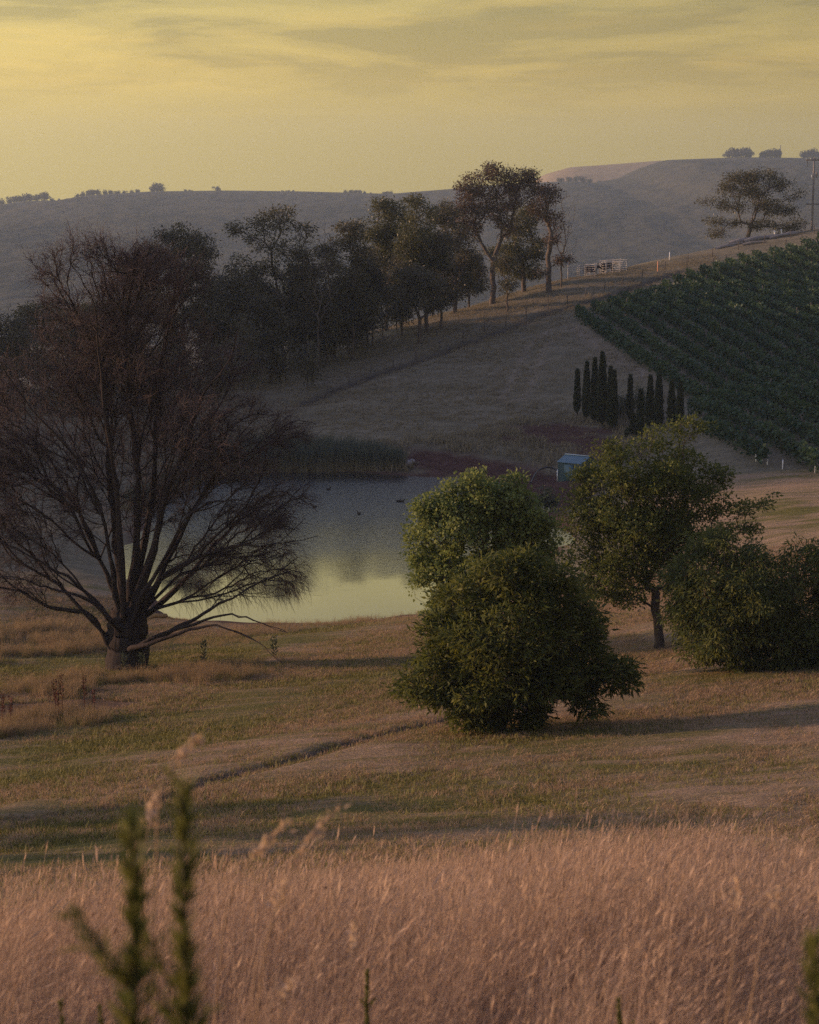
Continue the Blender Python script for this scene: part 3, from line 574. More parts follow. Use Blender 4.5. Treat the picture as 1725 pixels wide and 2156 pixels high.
# lone gum on the crest
b = spot(1574, 503); LB = [(1600, 377, 34, 12), (1562, 380, 30, 12), (1632, 396, 28, 14), (1535, 400, 22, 14), (1580, 408, 38, 15), (1490, 428, 16, 7), (1517, 427, 15, 9), (1662, 418, 18, 9), (1676, 411, 10, 7), (1540, 440, 24, 10), (1612, 440, 38, 15), (1652, 450, 22, 13), (1509, 466, 18, 8), (1672, 476, 18, 12), (1642, 480, 24, 10), (1514, 492, 17, 8), (1602, 472, 24, 9), (1550, 470, 16, 7)]
tree('gum_tree', 'lone wide spreading gum on the crest above the vineyard', b, px_blobs(b, 1574, ypx(b), LB, 1.0, 91), 640, .26, M['gum1'], M['bark_gum'], per=34, spread=.40, Ln=.27, Wd=.4, fork=.22, droop=.35)
# foreground broadleaf trees
def leafy(name, label, bx, by, blobs, n, tr, leaf, bark, per, spread, Ln, Wd, deep=1.0, Y=None, seed=0, **kw):
    base = spot(bx, by) if Y is None else spotY(bx, Y); by2 = ypx(base)
    return tree(name, label, base, px_blobs(base, bx, by2, blobs, deep, seed), n, tr, leaf, bark, per=per, spread=spread, Ln=Ln, Wd=Wd, **kw)
leafy('chestnut_bush', 'broad dark green bush with long drooping leaves spreading to the ground on the mown slope', 1055, 1540,
      [(1095, 1185, 36, 30), (1060, 1205, 60, 40), (1130, 1215, 55, 42), (1015, 1255, 75, 50), (1160, 1275, 75, 58), (950, 1325, 60, 50), (1230, 1325, 56, 52), (1070, 1330, 120, 80), (870, 1452, 40, 20), (905, 1425, 56, 38), (930, 1470, 50, 30), (1285, 1415, 50, 36), (955, 1395, 70, 50), (1180, 1410, 100, 60), (1000, 1470, 70, 45), (1090, 1490, 70, 40), (1210, 1470, 55, 30), (1060, 1420, 120, 70), (1010, 1520, 55, 18), (1310, 1440, 22, 14)],
      2600, .14, M['chestnut'], M['bark_dark'], 24, .135, .21, .27, fork=.12, alpha=.3, tip=.006, droop=.25, seed=5, flat=.6)
leafy('poplar_tree', 'pale silvery green poplar standing behind the broad dark bush', 1015, 0,
      [(1000, 1006, 20, 20), (960, 1022, 20, 20), (1012, 1040, 42, 34), (950, 1055, 40, 32), (1088, 1016, 20, 22), (1068, 1040, 40, 32), (1095, 1060, 44, 34), (1030, 1075, 60, 40), (905, 1062, 22, 24), (900, 1090, 34, 34), (960, 1110, 80, 46), (1055, 1125, 90, 46), (1120, 1095, 44, 40), (890, 1150, 30, 36), (930, 1200, 60, 46), (1020, 1200, 90, 46), (884, 1225, 18, 18), (1140, 1150, 44, 44), (990, 1270, 90, 40), (1110, 1210, 60, 50)],
      2200, .13, M['poplar'], M['bark_dark'], 22, .125, .115, .75, Y=64, seed=6, fork=.2, alpha=.25, tip=.006, droop=.15)
leafy('ash_tree', 'open crowned green tree with bare straight trunk between the two bushes', 1385, 1368,
      [(1290, 965, 46, 28), (1362, 935, 46, 34), (1432, 912, 44, 24), (1250, 1012, 46, 30), (1340, 1012, 76, 42), (1432, 992, 56, 40), (1505, 1000, 36, 18), (1205, 1102, 34, 30), (1260, 1090, 58, 40), (1350, 1100, 78, 46), (1442, 1082, 56, 36), (1525, 1072, 44, 18), (1588, 1066, 34, 13), (1622, 1042, 16, 12), (1500, 1130, 46, 20), (1228, 1182, 50, 36), (1312, 1182, 68, 46), (1392, 1182, 46, 44), (1252, 1240, 55, 30), (1332, 1250, 55, 26), (1560, 1112, 30, 16), (1425, 1240, 30, 22), (1300, 1060, 90, 60), (1400, 1040, 90, 60), (1330, 1150, 110, 60), (1430, 1130, 70, 50), (1290, 1215, 90, 50), (1380, 1000, 60, 40), (1230, 1050, 40, 40), (1480, 1050, 50, 40)],
      2700, .17, M['ash'], M['bark_dark'], 22, .13, .14, .45, seed=7, fork=.26, alpha=.3, tip=.006, droop=.2, flat=.75)
leafy('weeping_bush', 'rounded bush with drooping leaf sprays to the right of the bare straight trunk', 1590, 1412,
      [(1500, 1162, 56, 36), (1440, 1212, 46, 36), (1580, 1180, 56, 36), (1680, 1180, 50, 34), (1722, 1195, 56, 46), (1450, 1270, 56, 48), (1560, 1270, 106, 68), (1680, 1290, 88, 76), (1430, 1310, 34, 26), (1530, 1345, 66, 46), (1640, 1365, 88, 42), (1740, 1350, 76, 56), (1780, 1260, 76, 76), (1555, 1395, 50, 22), (1700, 1395, 60, 20), (1690, 1152, 18, 12), (1500, 1220, 80, 60), (1600, 1230, 90, 60), (1500, 1310, 90, 60), (1620, 1330, 100, 60), (1480, 1370, 50, 36)],
      3200, .14, M['bushd'], M['bark_dark'], 24, .135, .17, .28, seed=8, fork=.12, alpha=.3, tip=.006, droop=.7, flat=.8)
# ------------------------------------------------------------------ the bare willow
def willow():
    base = spot(270, 1408); m = np.linalg.norm(base-np.array([0, 0, EYE]))/F; by = ypx(base)
    t = thing('willow_tree', 'huge bare willow with many reddish brown limbs and twigs at the pond bank', 'tree', base)
    W = lambda x, y, d=0.0: np.array([(x-270)*m, d, (by-y)*m])
    limbs = [([(276, 1290), (290, 1150), (295, 1000), (290, 850), (285, 700), (292, 610), (315, 535)], .30, .2), ([(262, 1290), (250, 1180), (236, 1080), (228, 960), (214, 800), (186, 690), (135, 620)], .28, .5),
             ([(285, 1290), (330, 1150), (362, 1050), (400, 950), (450, 850), (500, 760), (530, 700)], .30, -.8), ([(298, 1295), (350, 1190), (405, 1085), (470, 1000), (520, 950), (600, 915), (655, 898)], .17, .6),
             ([(255, 1290), (205, 1180), (155, 1100), (100, 1050), (30, 1015), (-60, 985)], .15, 1.0), ([(250, 1305), (195, 1235), (130, 1165), (60, 1115), (-40, 1070)], .15, -1.2),
             ([(247, 1372), (222, 1320), (185, 1285), (120, 1262), (60, 1240), (10, 1205), (-30, 1160)], .22, -.5), ([(292, 1362), (340, 1335), (400, 1302), (450, 1272), (500, 1246), (560, 1212), (620, 1192), (660, 1200)], .17, -1.0),
             ([(302, 1305), (380, 1240), (440, 1165), (515, 1095), (575, 1060), (625, 1075)], .18, 1.2), ([(300, 1350), (420, 1292), (500, 1274), (560, 1288), (610, 1300)], .13, -1.6),
             ([(280, 1285), (312, 1100), (330, 950), (340, 800), (362, 660), (395, 570)], .28, 1.3), ([(262, 1285), (238, 1100), (180, 950), (120, 850), (60, 760), (25, 690)], .15, -1.0),
             ([(270, 1280), (268, 1050), (250, 900), (250, 750), (238, 650), (205, 580)], .22, -1.5), ([(305, 1345), (390, 1312), (470, 1278), (550, 1300), (620, 1328)], .15, -1.9), ([(300, 1290), (345, 1215), (425, 1165), (520, 1135), (610, 1128), (668, 1135)], .17, -.6), ([(250, 1300), (215, 1245), (150, 1205), (70, 1195), (-20, 1150)], .17, -1.7), ([(290, 1300), (330, 1210), (385, 1120), (420, 1060), (480, 1040), (540, 1050), (600, 1100)], .16, -1.3)]
    fx, fp, fr = [W(270, 1414), W(270, 1370), W(271, 1330), W(272, 1300)], [-1, 0, 1, 2], [.8, .7, .72, .7]
    paths = [(np.array([W(270, 1420), W(270, 1405), W(270, 1385), W(271, 1355), W(272, 1325), W(272, 1295), W(274, 1270)]), np.array([1.0, .92, .86, .82, .82, .80, .55]))]
    for pts, r0, dep in limbs:
        k = len(pts); prev = 1 if pts[0][1] > 1330 else 2; chain = [fx[prev]]
        for i, (x, y) in enumerate(pts):
            f = (i+1)/k; p = W(x, y, dep*f*2.2+dep*.25)+rng.normal(size=3)*.2*f; fx.append(p); fp.append(prev); prev = len(fx)-1; chain.append(p)
        rr = r0*.86*(1-np.linspace(0, 1, k+1))**1.6+.012; paths.append((np.array(chain), rr))
    paths = curve_paths(curve_paths(paths, .05), .03)
    V, Fq = sweep(paths, 9); V += (vnoise(V[:, 0]*3+V[:, 1], V[:, 2], .5)[:, None]-.5)*np.array([.1, .1, 0]); obj('trunk', mesh('trunk', V, Fq, M['bark_willow'], None, True), t)
    blobs = [(300, 640, 120, 90), (210, 740, 130, 120), (120, 890, 150, 140), (340, 800, 170, 150), (470, 930, 150, 90), (100, 1050, 150, 110), (300, 1000, 190, 150), (520, 1120, 120, 90), (560, 1215, 95, 75), (450, 1220, 90, 70), (60, 1160, 100, 80), (600, 935, 60, 25), (130, 630, 45, 50), (130, 580, 40, 30), (190, 560, 50, 40), (240, 570, 60, 40), (330, 590, 60, 50), (20, 960, 90, 120), (580, 1060, 70, 50), (-60, 1000, 100, 140)]
    bl = px_blobs(base, 270, by, blobs, .9, 3, 3); att = sample_blobs(bl, 4800, .7); att = att[att[:, 2] > 1.3]
    keep = np.ones(len(fx), bool); keep[:4] = False
    P, par, pl = grow(np.array(fx), np.array(fp), att, .55, keep); P = relax(P, par, len(fx), 2); n0 = len(fx)
    r = radii(P, par, .011, 2.4); r = np.clip(r, .010, .10)
    sub = [p for p in paths_of(P, par, r)]; V, Fq = sweep(curve_paths(sub, .035), 4); obj('branches', mesh('branches', V, Fq, M['bark_willow'], None, True), t)
    # fine twigs: three-segment whips that leave the branches and arch over
    has = np.zeros(len(P), bool); has[par[1:]] = True
    idx = np.arange(n0, len(P)); k = np.where(has[idx], 5, 10); src = np.repeat(idx, k); n = len(src)
    out = nrm(P[src]-np.array([0, 0, 4.5])); d = nrm(nrm(P[src]-P[par[src]])*.55+out*.45+rng.normal(size=(n, 3))*.6+np.array([0, 0, .12])); ln = .35+.85*rng.random(n)
    low = smooth01(8, 2.5, P[src][:, 2]); f0 = rng.random(n)[:, None]; q = P[src]*f0+P[par[src]]*(1-f0); pts = [q]
    for s in range(3):
        d = nrm(d+rng.normal(size=(n, 3))*.36+np.stack([np.zeros(n), np.zeros(n), -.06-.5*low], -1)); q = q+d*(ln/3)[:, None]; pts.append(q)
    PP = np.stack(pts, 1); rad = np.array([.0075, .0062, .005, .003]); a = nrm(np.cross(d, np.array([.3, .8, .4]))); b2 = np.cross(d, a); ang = np.arange(3)*2*math.pi/3
    ring = a[:, None]*np.cos(ang)[None, :, None]+b2[:, None]*np.sin(ang)[None, :, None]
    V = (PP[:, :, None]+ring[:, None]*rad[None, :, None, None]).reshape(-1, 3)
    c = np.arange(n)[:, None, None]*12; s = np.arange(3)[None, :, None]*3; kk = np.arange(3)[None, None]; k2 = (kk+1) % 3
    Fq = np.stack([c+s+kk, c+s+k2, c+s+3+k2, c+s+3+kk], -1).reshape(-1, 4)
    tw = obj('twigs', mesh('twigs', V, [Fq], M['twig_willow']), t); tw['kind'] = 'stuff'
    V, Fq = sweep([(np.array([W(318, 1292, -.9), W(335, 1284, -.95), W(358, 1284, -1.0), W(362, 1286, -1.0)]), np.array([.03, .10, .09, .02]))], 7); st = obj('broken_limb', mesh('broken_limb', V, Fq, M['broken']), t); st['label'] = 'splintered yellow end of a snapped limb'
    V, Fq = sweep([(np.array([W(305, 1340, -.6), W(308, 1370, -.55), W(310, 1412, -.5)]), np.array([.05, .09, .10]))], 7); obj('limb', mesh('limb', V, Fq, M['bark_willow'], None, True), t)
    return t
willow()
# ------------------------------------------------------------------ cypresses, shrubs below the vineyard
for i, (x, yt, yb, hw) in enumerate([(1215, 785, 874, 6), (1234.5, 769, 885, 8.5), (1251, 761, 893, 8.5), (1267, 749, 900, 12), (1284, 780, 903, 6), (1292, 787, 907, 7.5), (1326, 796, 885, 5.5), (1333, 878, 922, 6), (1348, 827, 925, 7), (1368, 798, 903, 8.5), (1386, 796, 903, 10), (1413, 809, 900, 8), (1431, 812, 900, 7)]):
    b = spot(x, yb); m = b[1]/F; h = (yb-yt)*m*1.02; rw = hw*m
    lab = ['slim short cypress at the pond end of the cypress row', 'tall narrow cypress second from the pond end of the row', 'tall cypress between the second and the tallest cypress', 'tallest and widest cypress of the row', 'thin cypress pressed against the tallest cypress', 'cypress at the uphill edge of the first clump', 'thin single cypress standing in the gap of the row', 'short stubby cypress in front of the gap', 'dark cypress in front of the second clump', 'tall cypress at the start of the second clump', 'widest cypress of the second clump', 'brownish cypress near the vine rows', 'last brownish cypress against the vine rows'][i]
    t = thing('cypress_tree', lab, 'tree', b, 0, 'cypresses below the vineyard')
    V, Fq = sweep([(np.array([(0, 0, -.2), (0, 0, .3), (0, 0, h*.5), (0, 0, h*.9)]), np.array([.10, .08, .05, .01]))], 6); obj('trunk', mesh('trunk', V, Fq, M['bark_dark']), t)
    n = int(1500+900*hw/8); z = .05+.95*rng.random(n)**.85; pr = np.minimum(1, (z/.16)**.5)*np.clip(1-z**1.7, 0, 1)**.8; pr = np.maximum(pr, .05)*(1-.25*vnoise(z*7+i*3, z*0, .6)); ang = rng.random(n)*2*math.pi; rr = rw*pr*(.5+.75*rng.random(n)**2)*(.8+.4*vnoise(ang*.6, z*9+i*5, .5))
    B = np.stack([np.cos(ang)*rr, np.sin(ang)*rr, z*h], -1); D = np.stack([np.cos(ang)*.35, np.sin(ang)*.35, np.ones(n)], -1)+rng.normal(size=(n, 3))*.12
    V, Fq = leaf_quads(B, D, .26+.2*rng.random(n), .09+.05*rng.random(n)); obj('crown', mesh('crown', V, [Fq], M['cypress'], dict(var=np.repeat(rng.random(n), 4))), t)
for x, y, r, lab in [(1307, 880, 20, 'round green shrub in the gap between the cypress clumps'), (1350, 872, 22, 'round green shrub behind the dark cypress'), (1328, 922, 8, 'small pale leafed sapling in front of the cypress gap'), (1352, 915, 8, 'second small sapling beside the dark cypress'), (1150, 1078, 20, 'low dark shrub on the soil bank beside the shed'), (1240, 1010, 14, 'small leafy shrub at the foot of the shed')]:
    b = spot(x, y); m = b[1]/F; rr = r*m
    tree('shrub', lab, b, [(0, 0, rr*1.6, rr, rr, rr*.9), (rr*.4, 0, rr*1.1, rr*.7, rr*.7, rr*.6), (-rr*.4, 0, rr*1.0, rr*.7, rr*.7, rr*.6)], 70, .05, M['shrub'], M['bark_dark'], per=16, spread=rr*.28, Ln=.2, Wd=.5, fork=.3, tip=.01, cat='shrub', group='shrubs near the shed and cypresses')
# ------------------------------------------------------------------ vineyard rows
rd = np.array([.184, -.98]); rd /= np.linalg.norm(rd); pn = np.array([rd[1], -rd[0]])*-1
p0 = np.array(VPOLY[0])
VP = np.asarray(VPOLY); post_me = mesh('post', *join([box(-.05, .05, -.05, .05, -.3, 1.75)]), M['post'])
row_id = 0
for k in range(-9, 24):
    o0 = p0+pn*(k*2.55+.6); s = np.arange(-90, 150, .5); X = o0[0]+rd[0]*s; Y = o0[1]+rd[1]*s
    inside = poly_sd(X, Y, VP) < 0
    vis = np.abs(X) < .2144*Y+5
    ok = inside & vis
    if ok.sum() < 8: continue
    s = s[ok]; s0, s1 = s.min(), s.max(); ln = s1-s0
    st = np.array([o0[0]+rd[0]*s0, o0[1]+rd[1]*s0]); z0 = gz(*st)
    dist = Y[ok].mean(); row_id += 1; ords = 'first second third fourth fifth sixth seventh eighth ninth tenth eleventh twelfth thirteenth fourteenth fifteenth sixteenth seventeenth eighteenth nineteenth twentieth twenty-first twenty-second twenty-third twenty-fourth twenty-fifth'.split(); t = thing('vine_row', ords[row_id-1]+' trellised green vine row counting uphill from the pasture edge beside the cypresses', 'vines', (st[0], st[1], z0), 0, 'parallel vine rows of the vineyard')
    n = int(ln*75); u = rng.random(n)*ln; vv = rng.normal(size=n)*.17; hump = .25*vnoise(u+k*37, u*0, 1.7)+.18*vnoise(u+k*11, u*0, .6)
    hgt = .25+(.92+hump*1.4)*rng.random(n)**.7; gx_ = st[0]+rd[0]*u+pn[0]*vv; gy_ = st[1]+rd[1]*u+pn[1]*vv; gz_ = H(gx_, gy_)
    B = np.stack([gx_-st[0], gy_-st[1], gz_-z0+hgt], -1); D = rng.normal(size=(n, 3))*.7+np.stack([pn[0]*vv*2, pn[1]*vv*2, np.full(n, -.15)], -1)
    V, Fq = leaf_quads(B, D, .26+.16*rng.random(n), .22+.12*rng.random(n)); var = np.clip(vnoise(u+k*17, u*0, 2.5)*.6+.4*rng.random(n), 0, 1)
    obj('foliage', mesh('foliage', V, [Fq], M['vine'], dict(var=np.repeat(var, 4))), t)
    for j in range(int(ln//7)+1):
        uu = min(j*7.0-.35, ln); px_, py_ = st+rd*uu; obj('post', post_me, t, (px_-st[0], py_-st[1], gz(px_, py_)-z0))
# ------------------------------------------------------------------ small things on the hill
def cyl(r0, r1, z0, z1, sides=8): 
    V, Fq = sweep([(np.array([(0, 0, z0), (0, 0, .5*(z0+z1)), (0, 0, z1)]), np.array([r0, .5*(r0+r1), r1]))], sides)
    V = np.vstack([V, [[0, 0, z1]]]); k = np.arange(sides); top = np.stack([2*sides+k, 2*sides+(k+1) % sides, np.full(sides, 3*sides)], -1); return V, Fq+[top]
stake = mesh('white_stake', *cyl(.045, .04, -.3, .62, 7), M['white'])
for x, y in [(1592, 969), (1605, 972), (1616, 976), (1648, 986), (1716, 997), (1574, 888)]:
    b = spot(x, y); o = obj('white_stake', stake, None, b); tag(o, 'short white stake at the lower ends of the vine rows', 'stake', 'white stakes at the foot of the vineyard')
    o.rotation_euler = (rng.normal()*.05, rng.normal()*.05, 0)
def fence(name, label, spots, hgt=1.15):
    b0 = spots[0]; t = thing(name, label, 'fence', b0); pm = mesh('post', *cyl(.055, .05, -.3, hgt, 6), M['post'])
    for p in spots: o = obj('post', pm, t, p-b0); o.rotation_euler = (rng.normal()*.03, rng.normal()*.03, 0)
    for zz in (.35, .7, 1.05): 
        pa = []
        for a, c in zip(spots[:-1], spots[1:]): pa.append((np.array([a-b0, .5*(a+c)-b0-np.array([0, 0, .03]), c-b0])+np.array([0, 0, zz]), np.full(3, .008)))
        V, Fq = sweep(pa, 4); obj('wire', mesh('wire', V, Fq, M['wire']), t)
fence('wire_fence', 'post and wire fence climbing beside the dark track below the grove', [spot(x, y) for x, y in [(690, 828), (735, 811), (782, 793), (828, 775), (876, 755), (926, 737), (975, 718), (1020, 700), (1065, 686), (1108, 669), (1154, 653), (1195, 641), (1233, 628), (1273, 614), (1311, 601), (1353, 586), (1400, 570), (1448, 556), (1500, 541), (1555, 526), (1610, 512), (1665, 501), (1715, 492)]])
def leanpost(x, y, hgt, r, m_, name, label, cat, lean=0):
    b = spot(x, y); o = obj(name, mesh(name, *cyl(r, r*.9, -.3, hgt, 8), M[m_]), None, b); o.rotation_euler = (0, lean, 0); tag(o, label, cat)
leanpost(1385, 573, 1.35, .07, 'orange', 'orange_marker_post', 'orange marker post on the crest right of the cattle yard', 'post')
leanpost(1410, 549, 1.15, .06, 'white', 'marker_post', 'thin pale post standing on the crest line', 'post')
leanpost(1632, 497, .75, .11, 'white', 'strainer_post', 'short white post leaning under the lone gum, downhill one of a pair', 'post', -.14)
leanpost(1646, 494, .75, .11, 'white', 'strainer_post', 'short white post leaning under the lone gum, uphill one of a pair', 'post', -.12)
# cattle yard of portable steel panels
def cattle_yard():
    b0 = spot(1255, 583); t = thing('cattle_yard', 'steel rail cattle yard on the crest beside the grove', 'cattle yard', b0)
    cs = [(1196, 583), (1216, 584), (1232, 580), (1253, 583), (1262, 580), (1276, 578), (1290, 576), (1305, 575), (1320, 572)]
    P = [spot(x, y) for x, y in cs]; m = b0[1]/F
    def post(p, h): obj('post', mesh('post', *cyl(.045, .045, -.2, h, 6), M['steel']), t, p-b0)
    def panel(a, c, h, n):
        for i in range(n):
            z = .25+(h-.3)*i/(n-1); V, Fq = sweep([(np.array([a, .5*(a+c), c])-b0+np.array([0, 0, z]), np.full(3, .028))], 5); obj('rail', mesh('rail', V, Fq, M['steel']), t)
    hs = [1.55, 1.5, 1.6, 1.75, 2.0, 1.9, 1.9, 1.6, 1.4]
    for p, h in zip(P, hs): post(p, h)
    for i in range(len(P)-1): panel(P[i], P[i+1], min(hs[i], hs[i+1]), 6)
    B = [p+np.array([.6, 4.2, gz(p[0]+.6, p[1]+4.2)-p[2]]) for p in P[1:8]]
    for p in B: post(p, 1.7)
    for i in range(len(B)-1): panel(B[i], B[i+1], 1.6, 5)
    for i, j in ((0, 0), (3, 2), (5, 4), (8, 6)): panel(P[i], B[j], 1.55, 6)
    # gate frame
    a, c = P[3], P[4]
    return P
YP = cattle_yard()
def cow(p, rz, label):
    t = thing('cow', label, 'cow', p, rz, 'black cattle inside the yard')
    xs = np.linspace(-.85, .75, 12); ry = np.array([.10, .26, .31, .33, .35, .36, .36, .35, .34, .32, .26, .12]); rz_ = np.array([.14, .33, .38, .40, .42, .43, .43, .42, .42, .40, .34, .16])
    pa = []; ang = np.arange(12)*2*math.pi/12; V = np.concatenate([np.stack([np.full(12, x), a*np.cos(ang), .98+b_*np.sin(ang)*(1.0)], -1) for x, a, b_ in zip(xs, ry, rz_)])
    k = np.arange(12); k2 = (k+1) % 12; Fq = np.concatenate([np.stack([i*12+k, i*12+k2, (i+1)*12+k2, (i+1)*12+k], -1) for i in range(11)])
    neck = sweep([(np.array([(.6, 0, 1.1), (.85, 0, 1.22), (1.05, 0, 1.25), (1.22, 0, 1.15), (1.38, 0, 1.0)]), np.array([.27, .2, .16, .13, .07]))], 10)
    legs = []
    for sx, sy in ((.55, .17), (.55, -.17), (-.6, .17), (-.6, -.17)):
        kx = .0 if sx > 0 else -.08; legs.append(sweep([(np.array([(sx, sy, .85), (sx-kx, sy, .5), (sx+kx, sy, .32), (sx, sy, 0)]), np.array([.15, .085, .06, .065]))], 8))
    ears = [sweep([(np.array([(1.05, s*.1, 1.33), (1.03, s*.2, 1.36), (1.0, s*.29, 1.33)]), np.array([.03, .06, .01]))], 6) for s in (1, -1)]
    tail = sweep([(np.array([(-.84, 0, 1.2), (-.93, 0, .95), (-.93, 0, .55)]), np.array([.04, .025, .04]))], 6)
    V, Fs = join([(V, [Fq]), neck, *legs, *ears, tail]); obj('body', mesh('body', V, Fs, M['cow'], None, True), t)
for x, y, rz, lab in [(1247, 581, .1, 'black cow standing broadside behind the yard gate'), (1272, 577, 1.9, 'black cow facing away in the middle pen'), (1284, 576, .3, 'black cow behind the right hand pen rails')]:
    b = spot(x, y-1); X, Y = b[0], b[1]+2.0; cow((X, Y, gz(X, Y)), rz, lab)
# power pole
def power_pole():
    b = spot(1716, 484); b = np.array([b[0], b[1]+2, gz(b[0], b[1]+2)]); m = b[1]/F; h = 148*m; t = thing('power_pole', 'grey power pole with two crossarms on the crest', 'power pole', b)
    obj('pole', mesh('pole', *cyl(.17, .11, -.5, h, 10), M['dead']), t)
    for z, w_ in ((h-.35, 1.15), (h*.355, 1.0)):
        ca = obj('crossarm', mesh('crossarm', *join([box(-w_, w_, -.06, .06, z-.07, z+.07)]), M['post']), t)
        for s in (-1, -.45, .45, 1):
            V, F_ = cyl(.045, .05, z+.07, z+.26, 6); V = V+np.array([s*w_*.94, 0, 0]); obj('insulator', mesh('insulator', V, F_, M['trim']), ca)
    V, F_ = cyl(.05, .06, h-1.25, h-.45, 6); obj('fuse', mesh('fuse', V+np.array([-.9, 0, 0]), F_, M['rubber']), t)
    V, F_ = cyl(.13, .13, h*.72, h*.80, 8); obj('transformer', mesh('transformer', V+np.array([.38, -.1, 0]), F_, M['dead']), t)
    V, F_ = cyl(.08, .08, h*.72, h*.76, 8); obj('bracket', mesh('bracket', V+np.array([-.28, -.1, 0]), F_, M['trim']), t)
    for s in (-1, -.45, .45, 1):
        q = np.linspace(0, 1, 12); pa = np.stack([s*1.1+q*60, q*25, h-.1-4*q*(1-q)*1.2+q*3], -1); V, F_ = sweep([(pa, np.full(12, .012))], 4); obj('cable', mesh('cable', V, F_, M['wire']), t)
power_pole()
# logs and branches on the ground
def log(x, y, ln, r, rz, lab, m_='dead', tilt=.0, dz=0, grp=None):
    b = spot(x, y); pts = np.array([(-ln/2, 0, 0), (-ln/6, .06*ln*rng.normal()*.5, .03*ln), (ln/6, .06*ln*rng.normal()*.5, .02*ln), (ln/2, 0, 0)]); rr = r*np.array([.9, 1, .8, .45])
    c, s = math.cos(rz), math.sin(rz); pts = np.stack([pts[:, 0]*c-pts[:, 1]*s, pts[:, 0]*s+pts[:, 1]*c, pts[:, 2]], -1)
    g = H(b[0]+pts[:, 0], b[1]+pts[:, 1])-b[2]; pts[:, 2] += g+r*.7+dz
    V, F_ = sweep(curve_paths([(pts, rr)], .03), 8); o = obj('fallen_log', mesh('fallen_log', V, F_, M[m_], None, True), None, b); tag(o, lab, 'log', grp)
for a in [(1540, 519, 4.2, .20, .1), (1570, 512, 4.5, .42, .15), (1596, 508, 4.0, .36, .25), (1620, 502, 3.2, .26, .1), (1650, 499, 4.0, .22, .2), (1668, 495, 3.4, .26, .1), (1528, 522, 3.0, .14, .3), (1588, 514, 3.0, .2, -.2)]:
    log(*a, 'grey fallen log lying under the lone gum on the crest', grp='fallen logs under the lone gum')
for i in range(9):
    x, y = 768+rng.normal()*14, 728+rng.normal()*4; b = spot(x, y); ln = 1.6+1.6*rng.random(); rz = rng.random()*3.1; el = .15+.4*rng.random()
    d = np.array([math.cos(rz)*math.cos(el), math.sin(rz)*math.cos(el), math.sin(el)]); q = np.linspace(0, 1, 6)[:, None]; pts = q*d*ln+rng.normal(size=(6, 3))*.06; pts[0] = (0, 0, -.05)
    pa = [(pts, .09*(1-.75*q[:, 0]))]
    for j in (2, 3, 4):
        e = nrm(d+rng.normal(size=3)*.7); pa.append((np.stack([pts[j], pts[j]+e*.35, pts[j]+e*.7+np.array([0, 0, -.05])]), np.array([.04, .03, .012])))
    V, F_ = sweep(pa, 6); o = obj('fallen_branch', mesh('fallen_branch', V, F_, M['dead'], None, True), None, b); tag(o, 'bleached forked branch in the heap at the foot of the grove', 'branch', 'heap of fallen branches')
# ------------------------------------------------------------------ shed
def shed():
    b = spot(1216, 1008); t = thing('shed', 'small teal corrugated steel shed on the soil bank above the pond', 'shed', b, R(-37)); lx, ly, hh, rise = 1.05, 1.15, 1.35, .42   # gable faces +x
    b = t.location
    def corr(p0, p1, zlo, zhi, n, depth=.03):
        p0 = np.array(p0); p1 = np.array(p1); d = (p1-p0); nn = np.array([d[1], -d[0]]); nn = nn/np.linalg.norm(nn); V = []; 
        for i in range(4*n+1):
            f = i/(4*n); q = p0+d*f+nn*depth*(1 if i % 4 in (1, 2) else 0); V += [(q[0], q[1], zlo(f) if callable(zlo) else zlo), (q[0], q[1], zhi(f) if callable(zhi) else zhi)]
        i = np.arange(4*n)*2; return np.array(V), [np.stack([i, i+2, i+3, i+1], -1)]
    gab = lambda f: hh+rise*(1-abs(2*f-1))
    obj('wall', mesh('wall', *corr((-lx, -ly), (lx, -ly), -.6, hh, 11), M['shed']), t)
    obj('wall', mesh('wall', *corr((lx, -ly), (lx, ly), -.6, gab, 12), M['shed']), t)
    obj('wall', mesh('wall', *corr((lx, ly), (-lx, ly), -.6, hh, 11), M['shed']), t)
    obj('wall', mesh('wall', *corr((-lx, ly), (-lx, -ly), -.6, gab, 12), M['shed']), t)
    for s in (-1, 1):
        n = 12; V = []
        for i in range(4*n+1):
            x = -lx-.08+(2*lx+.16)*i/(4*n); dz = .025 if i % 4 in (1, 2) else 0
            V += [(x, s*(ly+.1), hh-.037*1+dz+.02), (x, 0, hh+rise+dz+.02)]
        i = np.arange(4*n)*2; obj('roof_panel', mesh('roof_panel', np.array(V), [np.stack([i, i+2, i+3, i+1], -1)], M['shed_roof']), t)
    obj('ridge_cap', mesh('ridge_cap', *join([box(-lx-.1, lx+.1, -.07, .07, hh+rise+.03, hh+rise+.08)]), M['trim']), t)
    dr = obj('door', mesh('door', *join([box(-.45, .35, -ly-.075, -ly-.035, -.3, 1.2)]), M['shed_roof']), t); obj('handle', mesh('handle', *join([box(.22, .27, -ly-.10, -ly-.077, .35, .50)]), M['trim']), dr)
    obj('corner_trim', mesh('corner_trim', *join([box(lx-.02, lx+.06, -ly-.06, -ly+.02, -.6, hh)]), M['shed_roof']), t)
    obj('downpipe', mesh('downpipe', *join([box(-lx-.02, -lx+.05, -ly-.10, -ly-.04, -.2, .75)]), M['white']), t)
shed()
P = [spot(x, y) for x, y in [(1180, 1001), (1160, 999), (1140, 1003), (1128, 1010), (1118, 1022)]]; b = P[0].copy()
hp = np.array([p-b+np.array([0, 0, h]) for p, h in zip(P, (.25, .55, .6, .5, .2))]); V, F_ = sweep(curve_paths([(hp, np.full(5, .06))]), 8)
